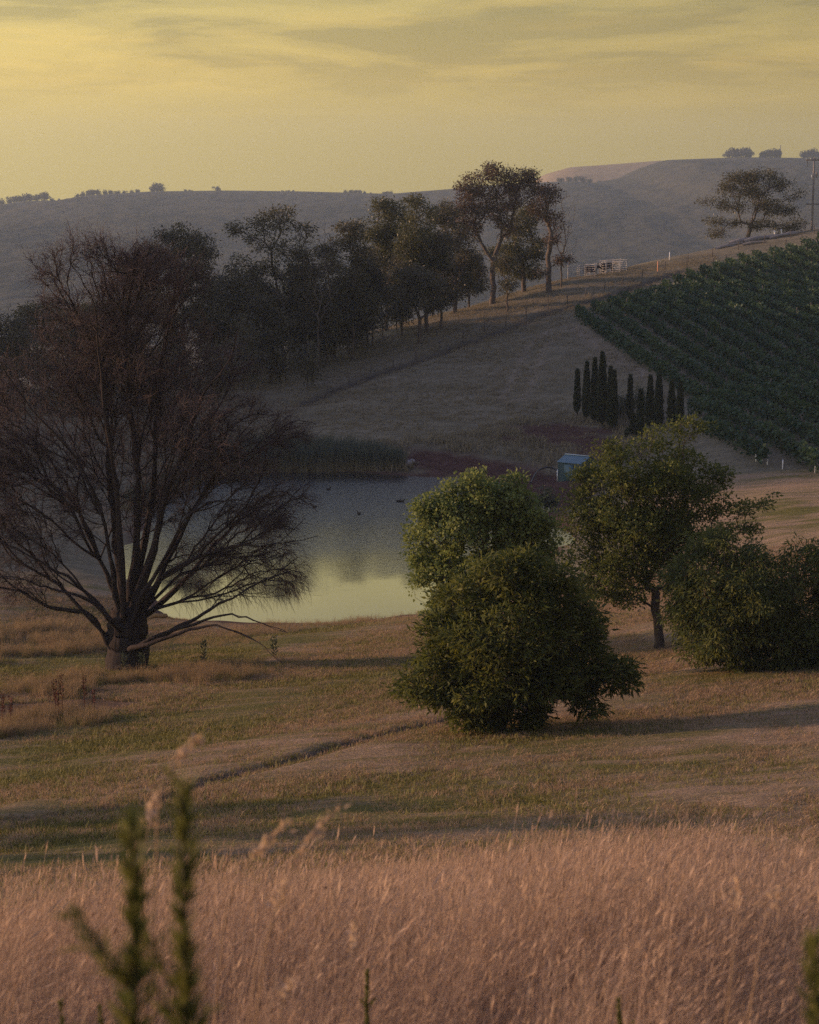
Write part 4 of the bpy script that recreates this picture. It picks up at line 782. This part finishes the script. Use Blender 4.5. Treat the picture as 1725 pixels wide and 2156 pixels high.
t = thing('pump_pipe', 'black suction pipe running from the shed to the pond', 'pipe', b); obj('pipe', mesh('pipe', V, F_, M['rubber'], None, True), t)
for i in (1, 3): obj('support_post', mesh('support_post', *cyl(.05, .05, -.9, 0, 6), M['post']), t, hp[i])
for x, y, s, lab in [(860, 981, .34, 'pale rounded rock at the water edge, front one of a pair'), (868, 976, .26, 'pale rounded rock at the water edge, rear one of a pair')]:
    p = spot(x, y); u = np.linspace(0, math.pi, 8); v = np.arange(12)*2*math.pi/12; V = np.stack([np.outer(np.sin(u), np.cos(v)), np.outer(np.sin(u), np.sin(v)), np.outer(np.cos(u), np.ones(12))], -1).reshape(-1, 3)*s*(1+.18*rng.normal(size=(96, 1))*.5)
    V[:, 2] *= .9; i = np.arange(7)[:, None]*12; k = np.arange(12)[None]; Fq = np.stack([i+k, i+12+k, i+12+(k+1) % 12, i+(k+1) % 12], -1).reshape(-1, 4); o = obj('rock', mesh('rock', V, [Fq], M['rock'], None, True), None, p+np.array([0, 0, s*.5])); tag(o, lab, 'rock')
def duck(x, y, rz, lab):
    d = ray(x, y); p = d*(-EYE/d[2])+np.array([0, 0, EYE])
    body = sweep([(np.array([(-.24, 0, .13), (-.17, 0, .09), (-.05, 0, .06), (.08, 0, .06), (.16, 0, .08), (.19, 0, .10)]), np.array([.01, .06, .10, .10, .06, .02]))], 10); neck = sweep([(np.array([(.13, 0, .08), (.16, 0, .17), (.18, 0, .23), (.23, 0, .24), (.29, 0, .225)]), np.array([.05, .035, .045, .035, .012]))], 8)
    V, F_ = join([body, neck]); o = obj('duck', mesh('duck', V*.8, F_, M['duck'], None, True), None, (p[0], p[1], .0), rz); tag(o, lab, 'duck')
for a in [(662, 1068, 3.0, 'dark duck swimming alone in the open water nearest the willow'), (692, 1031, .3, 'dark duck floating close to the reeds'), (756, 1082, 2.4, 'small dark duck in the middle of the pond'), (839, 1056, .1, 'dark duck leading the pair near the poplar'), (847, 1056.5, .2, 'dark duck following close behind in the pair near the poplar')]: duck(*a)
# ------------------------------------------------------------------ trees and mast on the far ridge
def ridge_tree(seed, label):
    g = np.random.default_rng(seed); t = thing('ridge_tree', label, 'tree', (0, 0, 0), 0, 'trees along the far ridge')
    V, F_ = sweep([(np.array([(0, 0, -4), (.2, 0, 2), (.1, .2, 5)]), np.array([.5, .4, .2]))], 6); obj('trunk', mesh('trunk', V, F_, M['bark_dark']), t)
    bl = [(g.normal()*2, g.normal()*1.5, 5.5+g.normal()*1.3, 2.6+g.random()*1.4, 2.6, 2.0+g.random()) for _ in range(6)]+[(0, 0, 3, 3, 2.5, 2)]
    c = sample_blobs(bl, 420); V, Fq = leaf_quads(c, rng.normal(size=(420, 3)), .9+.8*rng.random(420), .8+.6*rng.random(420)); obj('crown', mesh('crown', V, [Fq], M['ridge'], dict(var=np.repeat(rng.random(420), 4))), t); return t
rts = [ridge_tree(s, 'distant tree on the skyline of the far ridge') for s in (1, 2, 3, 4)]
spots_r = [(x, 0, s) for x, s in [(4, .9), (22, .7), (32, 1.1), (42, .9), (52, 1.0), (63, 1.1), (78, 1.0), (94, 1.15), (110, .5), (125, .45), (140, .4), (165, .7), (175, .8), (186, .9), (196, .9), (206, .8), (222, .7), (234, .7), (248, .6), (262, .5), (278, .5), (292, .6), (322, .8), (330, 1.15), (338, 1.0), (392, .45), (400, .4), (458, .7), (462, .4), (596, .35), (608, .4), (618, .35), (728, .5), (738, .6), (748, .6), (758, .55), (768, .45), (780, .35), (810, .5), (817, .5), (824, .5),
            (1150, .0), (1200, .75), (1180, .7), (1215, .85), (1228, .8), (1240, .7), (1262, .4), (1535, 1.0), (1543, 1.2), (1552, 1.3), (1562, 1.35), (1571, 1.25), (1578, 1.0), (1603, .9), (1612, 1.0), (1622, 1.1), (1632, 1.15), (1640, 1.2), (1694, 1.0), (1702, 1.1), (1712, 1.2), (1722, 1.0)] if s > 0]
used = set()
for i, (x, _, s) in enumerate(spots_r):
    k = i % 4; y = ridge_prof(x, RA); Yr = 2098; p = pt(np.array(x), np.array(y+4.5), Yr); sc_ = s*1.05; rz = rng.random()*6
    if k not in used: used.add(k); o = rts[k]; o.location = p; o.rotation_euler = (0, 0, rz); o.scale = (sc_,)*3
    else: dup(rts[k], p, rz, sc_)
p = pt(np.array(1643.), np.array(336.), 2098); t = thing('radio_mast', 'thin lattice radio mast among the skyline trees', 'mast', p); h = 15.5
pa = [(np.array([(a, b_, -2), (a*.7, b_*.7, h*.5), (a*.4, b_*.4, h)]), np.full(3, .16)) for a, b_ in ((.5, .3), (-.5, .3), (0, -.55))]; V, F_ = sweep(pa, 5); obj('frame', mesh('frame', V, F_, M['mast']), t)
for i in range(7):
    z = h*(i+.5)/7; q = .5*(1-.6*z/h); V, F_ = sweep([(np.array([(-q, .3, z), (q, .3, z+.6)]), np.full(2, .1)), (np.array([(q, .3, z+.6), (0, -.5*q*2, z+1.0)]), np.full(2, .1))], 4); obj('brace', mesh('brace', V, F_, M['mast']), t)
V, F_ = cyl(.3, .3, h*.62, h*.70, 8); obj('antenna', mesh('antenna', V+np.array([-.6, 0, 0]), F_, M['trim']), t)
# ------------------------------------------------------------------ scattered grass (far too many to count)
SRC = bpy.data.collections.new('grass_sources')
def blades(n, rad, h0, h1, wd, lean, bend, head=0.0, hl=.09, hw=.016, bias=(0, 0)):
    a = rng.random(n)*2*math.pi; rr = rad*np.sqrt(rng.random(n)); B = np.stack([np.cos(a)*rr, np.sin(a)*rr, np.full(n, -.04)], -1); hh = h0+(h1-h0)*rng.random(n)
    la = rng.random(n)*2*math.pi; ld = np.stack([np.cos(la)*lean+bias[0], np.sin(la)*lean+bias[1]], -1)*rng.random((n, 1))
    mid = B+np.stack([ld[:, 0]*hh*.4, ld[:, 1]*hh*.4, hh*.6], -1); tip = B+np.stack([ld[:, 0]*hh*(1+bend), ld[:, 1]*hh*(1+bend), hh*(1-.25*bend*np.linalg.norm(ld, axis=1))], -1)
    sa = rng.random(n)*math.pi; S = np.stack([np.cos(sa), np.sin(sa), np.zeros(n)], -1)*wd*(.6+1.2*rng.random((n, 1))**3)
    V = np.stack([B-S, B+S, mid-S*.8, mid+S*.8, tip-S*.25, tip+S*.25], 1).reshape(-1, 3); i = np.arange(n)[:, None]*6
    Fq = np.concatenate([i+np.array([[0, 1, 3, 2]]), i+np.array([[2, 3, 5, 4]])]); parts = [(V, [Fq])]
    if head > 0:
        k = rng.random(n) < head; d = nrm(tip[k]-mid[k]); kk = int(k.sum())
        V2, F2 = leaf_quads(tip[k]-d*hl*.3, d+rng.normal(size=(kk, 3))*.1, np.full(kk, hl)*(.7+.6*rng.random(kk)), np.full(kk, hw)); V3, F3 = leaf_quads(tip[k]-d*hl*.3, d, np.full(kk, hl), np.full(kk, hw)); parts += [(V2, [F2]), (V3, [F3])]
    return join(parts)
def source(name, geo, m_, attrs=None):
    if attrs is None: attrs = dict(var=np.repeat(rng.random(len(geo[0])), 2)[:len(geo[0])])
    me = mesh(name, geo[0], geo[1], m_, attrs); o = bpy.data.objects.new(name, me); return o
def scatter(name, label, cat, pts, srcs, scl, tilt=.1, idx=None):
    c = bpy.data.collections.new(name+'_kinds'); srcs = list(srcs)
    for i_, s in enumerate(srcs): s.name = '%s_kind_%02d' % (name, i_)
    for s in srcs: c.objects.link(s)
    n = len(pts); rot = np.stack([rng.normal(size=n)*tilt, rng.normal(size=n)*tilt, (rng.random(n)-.5)*.9], -1)
    me = mesh(name, pts, [], None, dict(rot=rot, scl=np.asarray(scl, float), pick=(rng.integers(0, len(srcs), n) if idx is None else idx).astype(int)))
    o = obj(name, me); tag(o, label, cat, None, 'stuff')
    g = bpy.data.node_groups.new(name, 'GeometryNodeTree'); g.interface.new_socket('Geometry', in_out='INPUT', socket_type='NodeSocketGeometry'); g.interface.new_socket('Geometry', in_out='OUTPUT', socket_type='NodeSocketGeometry')
    gi = g.nodes.new('NodeGroupInput'); go_ = g.nodes.new('NodeGroupOutput'); ci = g.nodes.new('GeometryNodeCollectionInfo'); ci.inputs['Collection'].default_value = c; ci.inputs['Separate Children'].default_value = True; ci.inputs['Reset Children'].default_value = True
    ip = g.nodes.new('GeometryNodeInstanceOnPoints'); ip.inputs['Pick Instance'].default_value = True
    def na(nm, ty): q = g.nodes.new('GeometryNodeInputNamedAttribute'); q.data_type = ty; q.inputs['Name'].default_value = nm; return q.outputs['Attribute']
    g.links.new(gi.outputs[0], ip.inputs['Points']); g.links.new(ci.outputs[0], ip.inputs['Instance']); g.links.new(na('pick', 'INT'), ip.inputs['Instance Index']); g.links.new(na('rot', 'FLOAT_VECTOR'), ip.inputs['Rotation']); g.links.new(na('scl', 'FLOAT'), ip.inputs['Scale'])
    g.links.new(ip.outputs[0], go_.inputs[0]); md = o.modifiers.new('scatter', 'NODES'); md.node_group = g; return o
def field(n, Y0, Y1, margin=1.5, power=1.0):
    Y = np.sqrt(Y0**2+(Y1**2-Y0**2)*rng.random(n)); X = (rng.random(n)*2-1)*(.2144*Y*1.06+margin); return X, Y
def onground(X, Y, dz=0.0): return np.stack([X, Y, H(X, Y)+dz], -1)
# tall dry grass of the near slope
X, Y = field(17000, 4.0, 36, 1.2); sd = poly_sd(X, Y, TALL)+(vnoise(X, Y, 1.2)-.5)*1.8+(vnoise(X, Y, 4.0)-.5)*4.0+rng.random(len(X))**2*5.0-.5; X2, Y2 = X[sd < 0], Y[sd < 0]
edge = 1-.66*smooth01(-8, 0, sd[sd < 0])
srcs = [source('tall_grass_%d' % i, blades(80, .45, .25, .98, .0017, .28, .6, .6, .075, .0050, (.30, .02)), M['straw']) for i in range(9)]
srcs += [source('tall_mix_%d' % i, blades(60, .40, .22, .70, .0024, .32, .5), M['bank']) for i in range(3)]+[source('tall_olive_%d' % i, blades(46, .40, .18, .55, .0028, .4, .5), M['green']) for i in range(3)]
pat = vnoise(X2, Y2, 3.2)*.6+vnoise(X2, Y2, 1.0)*.4+(rng.random(len(X2))-.5)*.35
scatter('tall_dry_grass', 'tall pinkish dry grass with seed heads covering the near slope', 'grass', onground(X2, Y2), srcs, (.75+.5*rng.random(len(X2)))*edge*(.6+.75*vnoise(X2, Y2, 2.2)), .1, np.where(pat > .72, 12+rng.integers(0, 3, len(X2)), np.where(pat > .60, 9+rng.integers(0, 3, len(X2)), rng.integers(0, 9, len(X2)))))
k_ = rng.random(len(X2)) < .16; X3, Y3 = X2[k_]+rng.normal(size=k_.sum())*.2, Y2[k_]+rng.normal(size=k_.sum())*.2
srcs = [source('tall_stalk_%d' % i, blades(7, .35, .75, 1.12, .0034, .28, .6, 1.0, .13, .011, (.34, .02)), M['straw']) for i in range(7)]
scatter('tall_grass_stalks', 'scattered taller straw stalks with pale seed heads above the dry grass', 'grass', onground(X3, Y3), srcs, (.7+.45*rng.random(len(X3)))*edge[k_])
# mown slope
X, Y = field(120000, 28, 99, 2.0); g1 = np.interp(0, [0, 1], [0, 1])
okm = (poly_sd(X, Y, TALL) > -1.0) & (poly_sd(X, Y, POND) > .4) & (line_d(X, Y, rut) > .36) & (poly_sd(X, Y, mud) > 0); X, Y = X[okm], Y[okm]
gsel = np.maximum.reduce([smooth01(2, -2, poly_sd(X, Y, g)+(vnoise(X, Y, 3)-.5)*3) for g in greens]); c_, s_ = math.cos(R(-8)), math.sin(R(-8))
stn = vnoise((X*c_-Y*s_)*.25, (X*s_+Y*c_)*1.4, 1.5)*.6+vnoise((X*c_-Y*s_)*.2, (X*s_+Y*c_)*1.2, .45)*.4
isg = (stn*.7+.15+.26*gsel-.12*smooth01(-4, 12, X)+.30*(rng.random(len(X))-.5)*2) > .53
src_m = [source('mown_a_%d' % i, blades(16, .17, .05, .13, .006, .8, .3), M['mown']) for i in range(3)]; src_g = [source('mown_b_%d' % i, blades(18, .17, .05, .12, .006, .8, .3), M['green']) for i in range(3)]
scatter('mown_grass', 'short mown grass, part straw and part green, on the slope above the pond', 'grass', onground(X, Y, .01), src_m+src_g, .8+.7*rng.random(len(X)), .1, np.where(isg, 3, 0)+rng.integers(0, 3, len(X)))
# rank grass on the bank around the willow
banks = [pxpoly(l) for l in ([(-60, 1455), (60, 1440), (240, 1425), (420, 1420), (450, 1432), (300, 1448), (60, 1466), (-60, 1475)], [(-60, 1545), (60, 1520), (180, 1503), (235, 1500), (200, 1522), (60, 1550), (-60, 1568)],
         [(-60, 1345), (60, 1330), (190, 1318), (240, 1345), (230, 1365), (100, 1378), (-60, 1395)], [(310, 1352), (480, 1340), (640, 1315), (880, 1288), (900, 1293), (640, 1328), (480, 1356), (320, 1368)], [(330, 1425), (520, 1398), (620, 1392), (600, 1405), (430, 1432)])]
pts = []; 
for k, pl_ in enumerate(banks):
    a = np.array(pl_); n = 30000; X = a[:, 0].min()-2+(np.ptp(a[:, 0])+4)*rng.random(n); Y = a[:, 1].min()-2+(np.ptp(a[:, 1])+4)*rng.random(n); sd = poly_sd(X, Y, pl_)+(vnoise(X, Y, 2.4)-.5)*3.6+(vnoise(X, Y, .7)-.5)*1.2; q = sd < .4
    X, Y = X[q], Y[q]; q = vnoise(X, Y, 1.6)+.5*vnoise(X, Y, .6) > .5+.6*rng.random(len(X)); X, Y = X[q], Y[q]; m_ = min(len(X), [950, 560, 1000, 800, 340][k]); q = poly_sd(X[:m_], Y[:m_], POND) > -.3; pts.append(np.stack([X[:m_][q], Y[:m_][q], np.full(q.sum(), [.62, .62, .7, .4, .5][k])], -1))
pts = np.concatenate(pts); srcs = [source('bank_a_%d' % i, blades(26, .28, .4, .95, .006, .4, .5, .5, .10, .014), M['bank']) for i in range(4)]+[source('bank_b_%d' % i, blades(26, .28, .3, .7, .007, .45, .5), M['green']) for i in range(2)]
scatter('bank_grass', 'rank tall grass in clumps around the willow and along the near pond bank', 'grass', onground(pts[:, 0], pts[:, 1]), srcs, pts[:, 2]*(.6+.6*rng.random(len(pts))))
# tussocky hillside beyond the pond
X = -24+64*rng.random(26000); Y = 146+110*rng.random(26000); q = (np.abs(X) < .2144*Y+2) & (poly_sd(X, Y, POND) > .6) & (poly_sd(X, Y, VP) > .5) & (poly_sd(X, Y, soil1) > -.2+vnoise(X, Y, 1.5)) & (line_d(X, Y, track) > .7) & ((poly_sd(X, Y, soil2) > 0) | (vnoise(X, Y, 1.3) > .68)); X, Y = X[q], Y[q]
srcs = [source('hill_tuft_%d' % i, blades(18, .4, .10, .28, .016, .9, .4), M['hill_grass']) for i in range(4)]
scl = (.6+.7*rng.random(len(X)))*(1+1.6*smooth01(4, 0, np.abs(poly_sd(X, Y, soil1)))+1.2*smooth01(3, 0, np.abs(poly_sd(X, Y, soil2))))
scatter('hillside_grass', 'dull dry tussocks over the shaded hillside beyond the pond', 'grass', onground(X, Y), srcs, scl)
# reeds on the far shore
n = 2400; f = rng.random(n); ex = np.interp(f, [0, .25, .5, .8, 1], [-19.2, -16, -11, -4.5, -.8]); ey = np.interp(f, [0, .25, .5, .8, 1], [128, 146.5, 148.5, 148.8, 148.3]); off = rng.random(n)
X = ex+rng.normal(size=n)*.3; Y = ey+off*(3.6*np.sin(np.clip(f, .05, .97)*math.pi)**.5)-.4
def reeds():
    V, Fs = blades(9, .22, 1.5, 2.3, .016, .16, .5); z = V[:, 2]; var = np.clip(1.0-z/1.3, 0, 1)*(.5+.5*np.repeat(rng.random(len(V)//6), 6)[:len(V)]); return V, Fs, var
srcs = []
for i in range(4): V, Fs, var = reeds(); srcs.append(source('reed_%d' % i, (V, Fs), M['reed'], dict(var=var)))
scatter('reeds', 'bed of tall grey green reeds with straw coloured stems on the far shore', 'reeds', np.stack([X, Y, np.maximum(H(X, Y), -.2)], -1), srcs, (.75+.35*rng.random(n))*(.75+.35*np.sin(np.clip(f, 0, 1)*math.pi)))
# ------------------------------------------------------------------ dock stalks and weeds near the willow
def stalk(x, y, h, label, m_, name, cat, grp, leafy_=0):
    b = spot(x, y); pts = np.array([(0, 0, -.1), (rng.normal()*.04, 0, h*.5), (rng.normal()*.1, 0, h)]); t = thing(name, label, cat, b, 0, grp)
    V, F_ = sweep([(pts, np.array([.02, .016, .008]))], 5); obj('stem', mesh('stem', V, F_, M[m_]), t)
    n = 90 if not leafy_ else 70; z = h*(.45+.55*rng.random(n)) if not leafy_ else h*(.08+.9*rng.random(n)); a = rng.random(n)*6.28; B = np.stack([np.cos(a)*.02, np.sin(a)*.02, z], -1); D = np.stack([np.cos(a), np.sin(a), np.full(n, .9)], -1)
    ln = (.06+.06*rng.random(n)) if not leafy_ else (.10+.16*rng.random(n)); V, Fq = leaf_quads(B, D, ln, ln*.28); obj('seed_head' if not leafy_ else 'leaves', mesh('head', V, [Fq], M[m_] if not leafy_ else M['shrub'], dict(var=np.repeat(rng.random(n), 4))), t)
for x, y, h in [(8, 1530, 1.1), (24, 1528, 1.0), (118, 1510, 1.3), (132, 1512, 1.5), (122, 1516, 1.0), (180, 1500, 1.3), (198, 1502, .8)]: stalk(x, y, h, 'rusty red dock stalk in the rank grass by the mud', 'dock', 'dock_plant', 'weed', 'rusty dock stalks by the mud')
for x, y, h in [(228, 1395, 1.2), (262, 1425, .9), (300, 1424, .9), (430, 1400, 1.0), (578, 1385, .9)]: stalk(x, y, h, 'leafy grey green thistle standing in the bank grass beside the willow', 'weed_stem', 'thistle', 'weed', 'thistles beside the willow', 1)
# ------------------------------------------------------------------ blurred plants close to the camera
def fleabane(label, top, Y, bot_x, h_extra=0.0, big=1.0, grp=None):
    tp = pt(np.array(float(top[0])), np.array(float(top[1])), Y); lo = pt(np.array(float(bot_x)), np.array(2156.), Y); sl = (tp-lo); g = lo+sl*(-1.2/np.linalg.norm(sl)); X0 = g[0]; base = np.array([X0, Y, gz(X0, Y)]); h = tp[2]-base[2]
    t = thing('fleabane_plant', label, 'weed', base, 0, grp); q = np.linspace(0, 1, 9)[:, None]; pts = np.array([[0, 0, -.05]])*(1-q)+(tp-base)[None]*q; pts[:, 0] += .012*np.sin(q[:, 0]*7)
    V, F_ = sweep([(pts, np.linspace(.008, .004, 9)*big)], 7); obj('stem', mesh('stem', V, F_, M['weed_stem'], None, True), t)
    n = 620; s = np.concatenate([rng.random(n//2), .55+.45*rng.random(n-n//2)]); ctr = np.stack([np.interp(s, q[:, 0], pts[:, k]) for k in range(3)], -1); a = rng.random(n)*6.28
    D = np.stack([np.cos(a), np.sin(a), .9+1.6*rng.random(n)], -1); ln = (.03+.05*rng.random(n))*(1.2-.4*s)*big; V1, F1 = leaf_quads(ctr, D, ln, ln*.17)
    # side shoots with their own leaves
    k = 18; ss = .25+.6*rng.random(k); c2 = np.stack([np.interp(ss, q[:, 0], pts[:, j]) for j in range(3)], -1); a = rng.random(k)*6.28; D2 = nrm(np.stack([np.cos(a), np.sin(a)*.6, .9+rng.random(k)*.5], -1)); l2 = (.08+.11*rng.random(k))*big
    sh = [(np.stack([c2[i], c2[i]+D2[i]*l2[i]*.5, c2[i]+D2[i]*l2[i]+np.array([0, 0, .02])]), np.array([.003, .0025, .0015])*big) for i in range(k)]; [obj('side_shoot', mesh('side_shoot', *sweep([q_], 5), M['weed_stem']), t) for q_ in sh]
    m_ = k*26; j = np.repeat(np.arange(k), 26); f = rng.random(m_); B = c2[j]+D2[j]*(l2[j]*f)[:, None]; V2, F2 = leaf_quads(B, D2[j]+rng.normal(size=(m_, 3))*.5, (.03+.03*rng.random(m_))*big, np.full(m_, .008)*big); V, Fs = join([(V1, [F1]), (V2, [F2])])
    obj('leaves', mesh('leaves', V, Fs, M['weed'], dict(var=np.repeat(rng.random(len(V)//4), 4))), t)
FG = 'fleabane stems standing close in the grass'
fleabane('tall leafy green fleabane stem, taller one of the close pair', (372, 1650), 3.0, 408)
fleabane('leafy green fleabane stem with broad bushy tip, shorter one of the close pair', (272, 1730), 2.95, 292)
fleabane('dark leafy fleabane stem rising from the grass away from the close pair', (1702, 1985), 3.2, 1722)
for x, y, Y, lab in [(770, 2045, 9, 'thin green fleabane shoot alone in the tall dry grass'), (1298, 2105, 7.5, 'small green fleabane shoot below the seed heads'), (124, 2110, 7.5, 'short green shoot in the dry grass beside the close pair'), (205, 2118, 7.0, 'short green shoot just beside the bushy tipped fleabane')]: fleabane(lab, (x, y), Y, x+5, 0, .5)
def oat(label, px, Y):
    q = [pt(np.array(float(x)), np.array(float(y)), Y+.12*i) for i, (x, y) in enumerate(px)]; low = q[0]; dirn = nrm(q[0]-q[1]); X0 = low[0]+dirn[0]*.5; base = np.array([X0, Y, gz(X0, Y)])
    t = thing('grass_stalk', label, 'grass', base, 0, 'feathery grass stalks close to the camera'); pts = np.array([[0, 0, -.05], .5*(low-base)+np.array([-.01, 0, 0])]+[p-base for p in q]); ps = curve_paths(curve_paths([(pts, np.linspace(.0030, .0016, len(pts)))])); V, F_ = sweep(ps, 5); obj('stem', mesh('stem', V, F_, M['straw_head'], dict(var=np.full(len(V), .3))), t)
    path = ps[0][0]; tt = np.linspace(0, 1, len(path)); n = 48; s = .70+.28*rng.random(n); c = np.stack([np.interp(s, tt, path[:, k]) for k in range(3)], -1); d = nrm(path[-1]-path[-3]); c = c+rng.normal(size=(n, 3))*.008; ln = .022+.014*rng.random(n)
    V, Fq = leaf_quads(c, d+rng.normal(size=(n, 3))*.35, ln, ln*.34); obj('seed_head', mesh('seed_head', V, [Fq], M['straw_head'], dict(var=np.repeat(.4+.6*rng.random(n), 4))), t)
for lab, px, Y in [('feathery dry stalk arching above the taller fleabane', [(330, 1760), (350, 1640), (382, 1582), (425, 1551)], 4.6), ('short dry stalk between the two fleabane stems', [(302, 1860), (310, 1770), (318, 1715), (326, 1675)], 4.6), ('long feathery dry stalk arching right of the close pair', [(470, 1960), (505, 1850), (550, 1780), (615, 1726)], 5.0), ('second long feathery stalk beside the arching one', [(560, 1990), (610, 1850), (650, 1770), (716, 1692)], 5.0), ('straight dry stalk below the second long one', [(535, 2060), (568, 1950), (588, 1895), (603, 1856)], 5.4), ('upright dry stalk alone in the middle of the tall grass', [(725, 2130), (740, 2030), (742, 1985), (744, 1945)], 6.5), ('pale stalk with loose seeds on the open side of the tall grass', [(1540, 2060), (1545, 1950), (1552, 1890), (1556, 1842)], 6.0), ('drooping pale stalk next to the loose seeded one', [(1590, 2060), (1605, 1960), (1625, 1900), (1650, 1868)], 5.6), ('short yellow stalk near the bottom of the slope grass', [(590, 2150), (598, 2110), (603, 2088), (610, 2066)], 5.0)]: oat(lab, px, Y)
# ------------------------------------------------------------------ trees beyond the left edge, whose shade lies across the slope
gum0 = [o for o in COL.objects if o.name.startswith('gum_tree') and o.get('label', '').startswith('tall airy')][0]
for X, Y, s, rz in [(-31, 43.5, .50, .4), (-36, 48.5, .42, 2.0), (-30, 40, .36, 3.0), (-28, 45.8, .38, 5.0)]: 
    o = dup(gum0, (X, Y, gz(X, Y)), rz, s, 'gum tree standing beyond the edge of the slope whose shadow crosses the mown grass')
    o['group'] = 'gums beyond the slope'
# ------------------------------------------------------------------ haze
hz = obj('haze', mesh('haze', *box(-2100, 2100, -120, 2760, VALLEY-8, 128)))
hz['kind'] = 'stuff'; hz['label'] = 'thin evening haze filling the valley'; hz['category'] = 'haze'
m, t, o = mat('haze_air'); pvn = N(t, 'ShaderNodeVolumePrincipled'); pvn.inputs['Color'].default_value = (.68, .84, .97, 1); pvn.inputs['Density'].default_value = .00017; pvn.inputs['Anisotropy'].default_value = .2; t.links.new(pvn.outputs[0], o.inputs['Volume']); hz.data.materials.append(m)
print('TRIS', sum(sum(len(p.vertices)-2 for p in o.data.polygons) for o in COL.objects if o.type == 'MESH' and len(o.data.polygons) < 5000)+sum(len(o.data.polygons)*2 for o in COL.objects if o.type == 'MESH' and len(o.data.polygons) >= 5000))
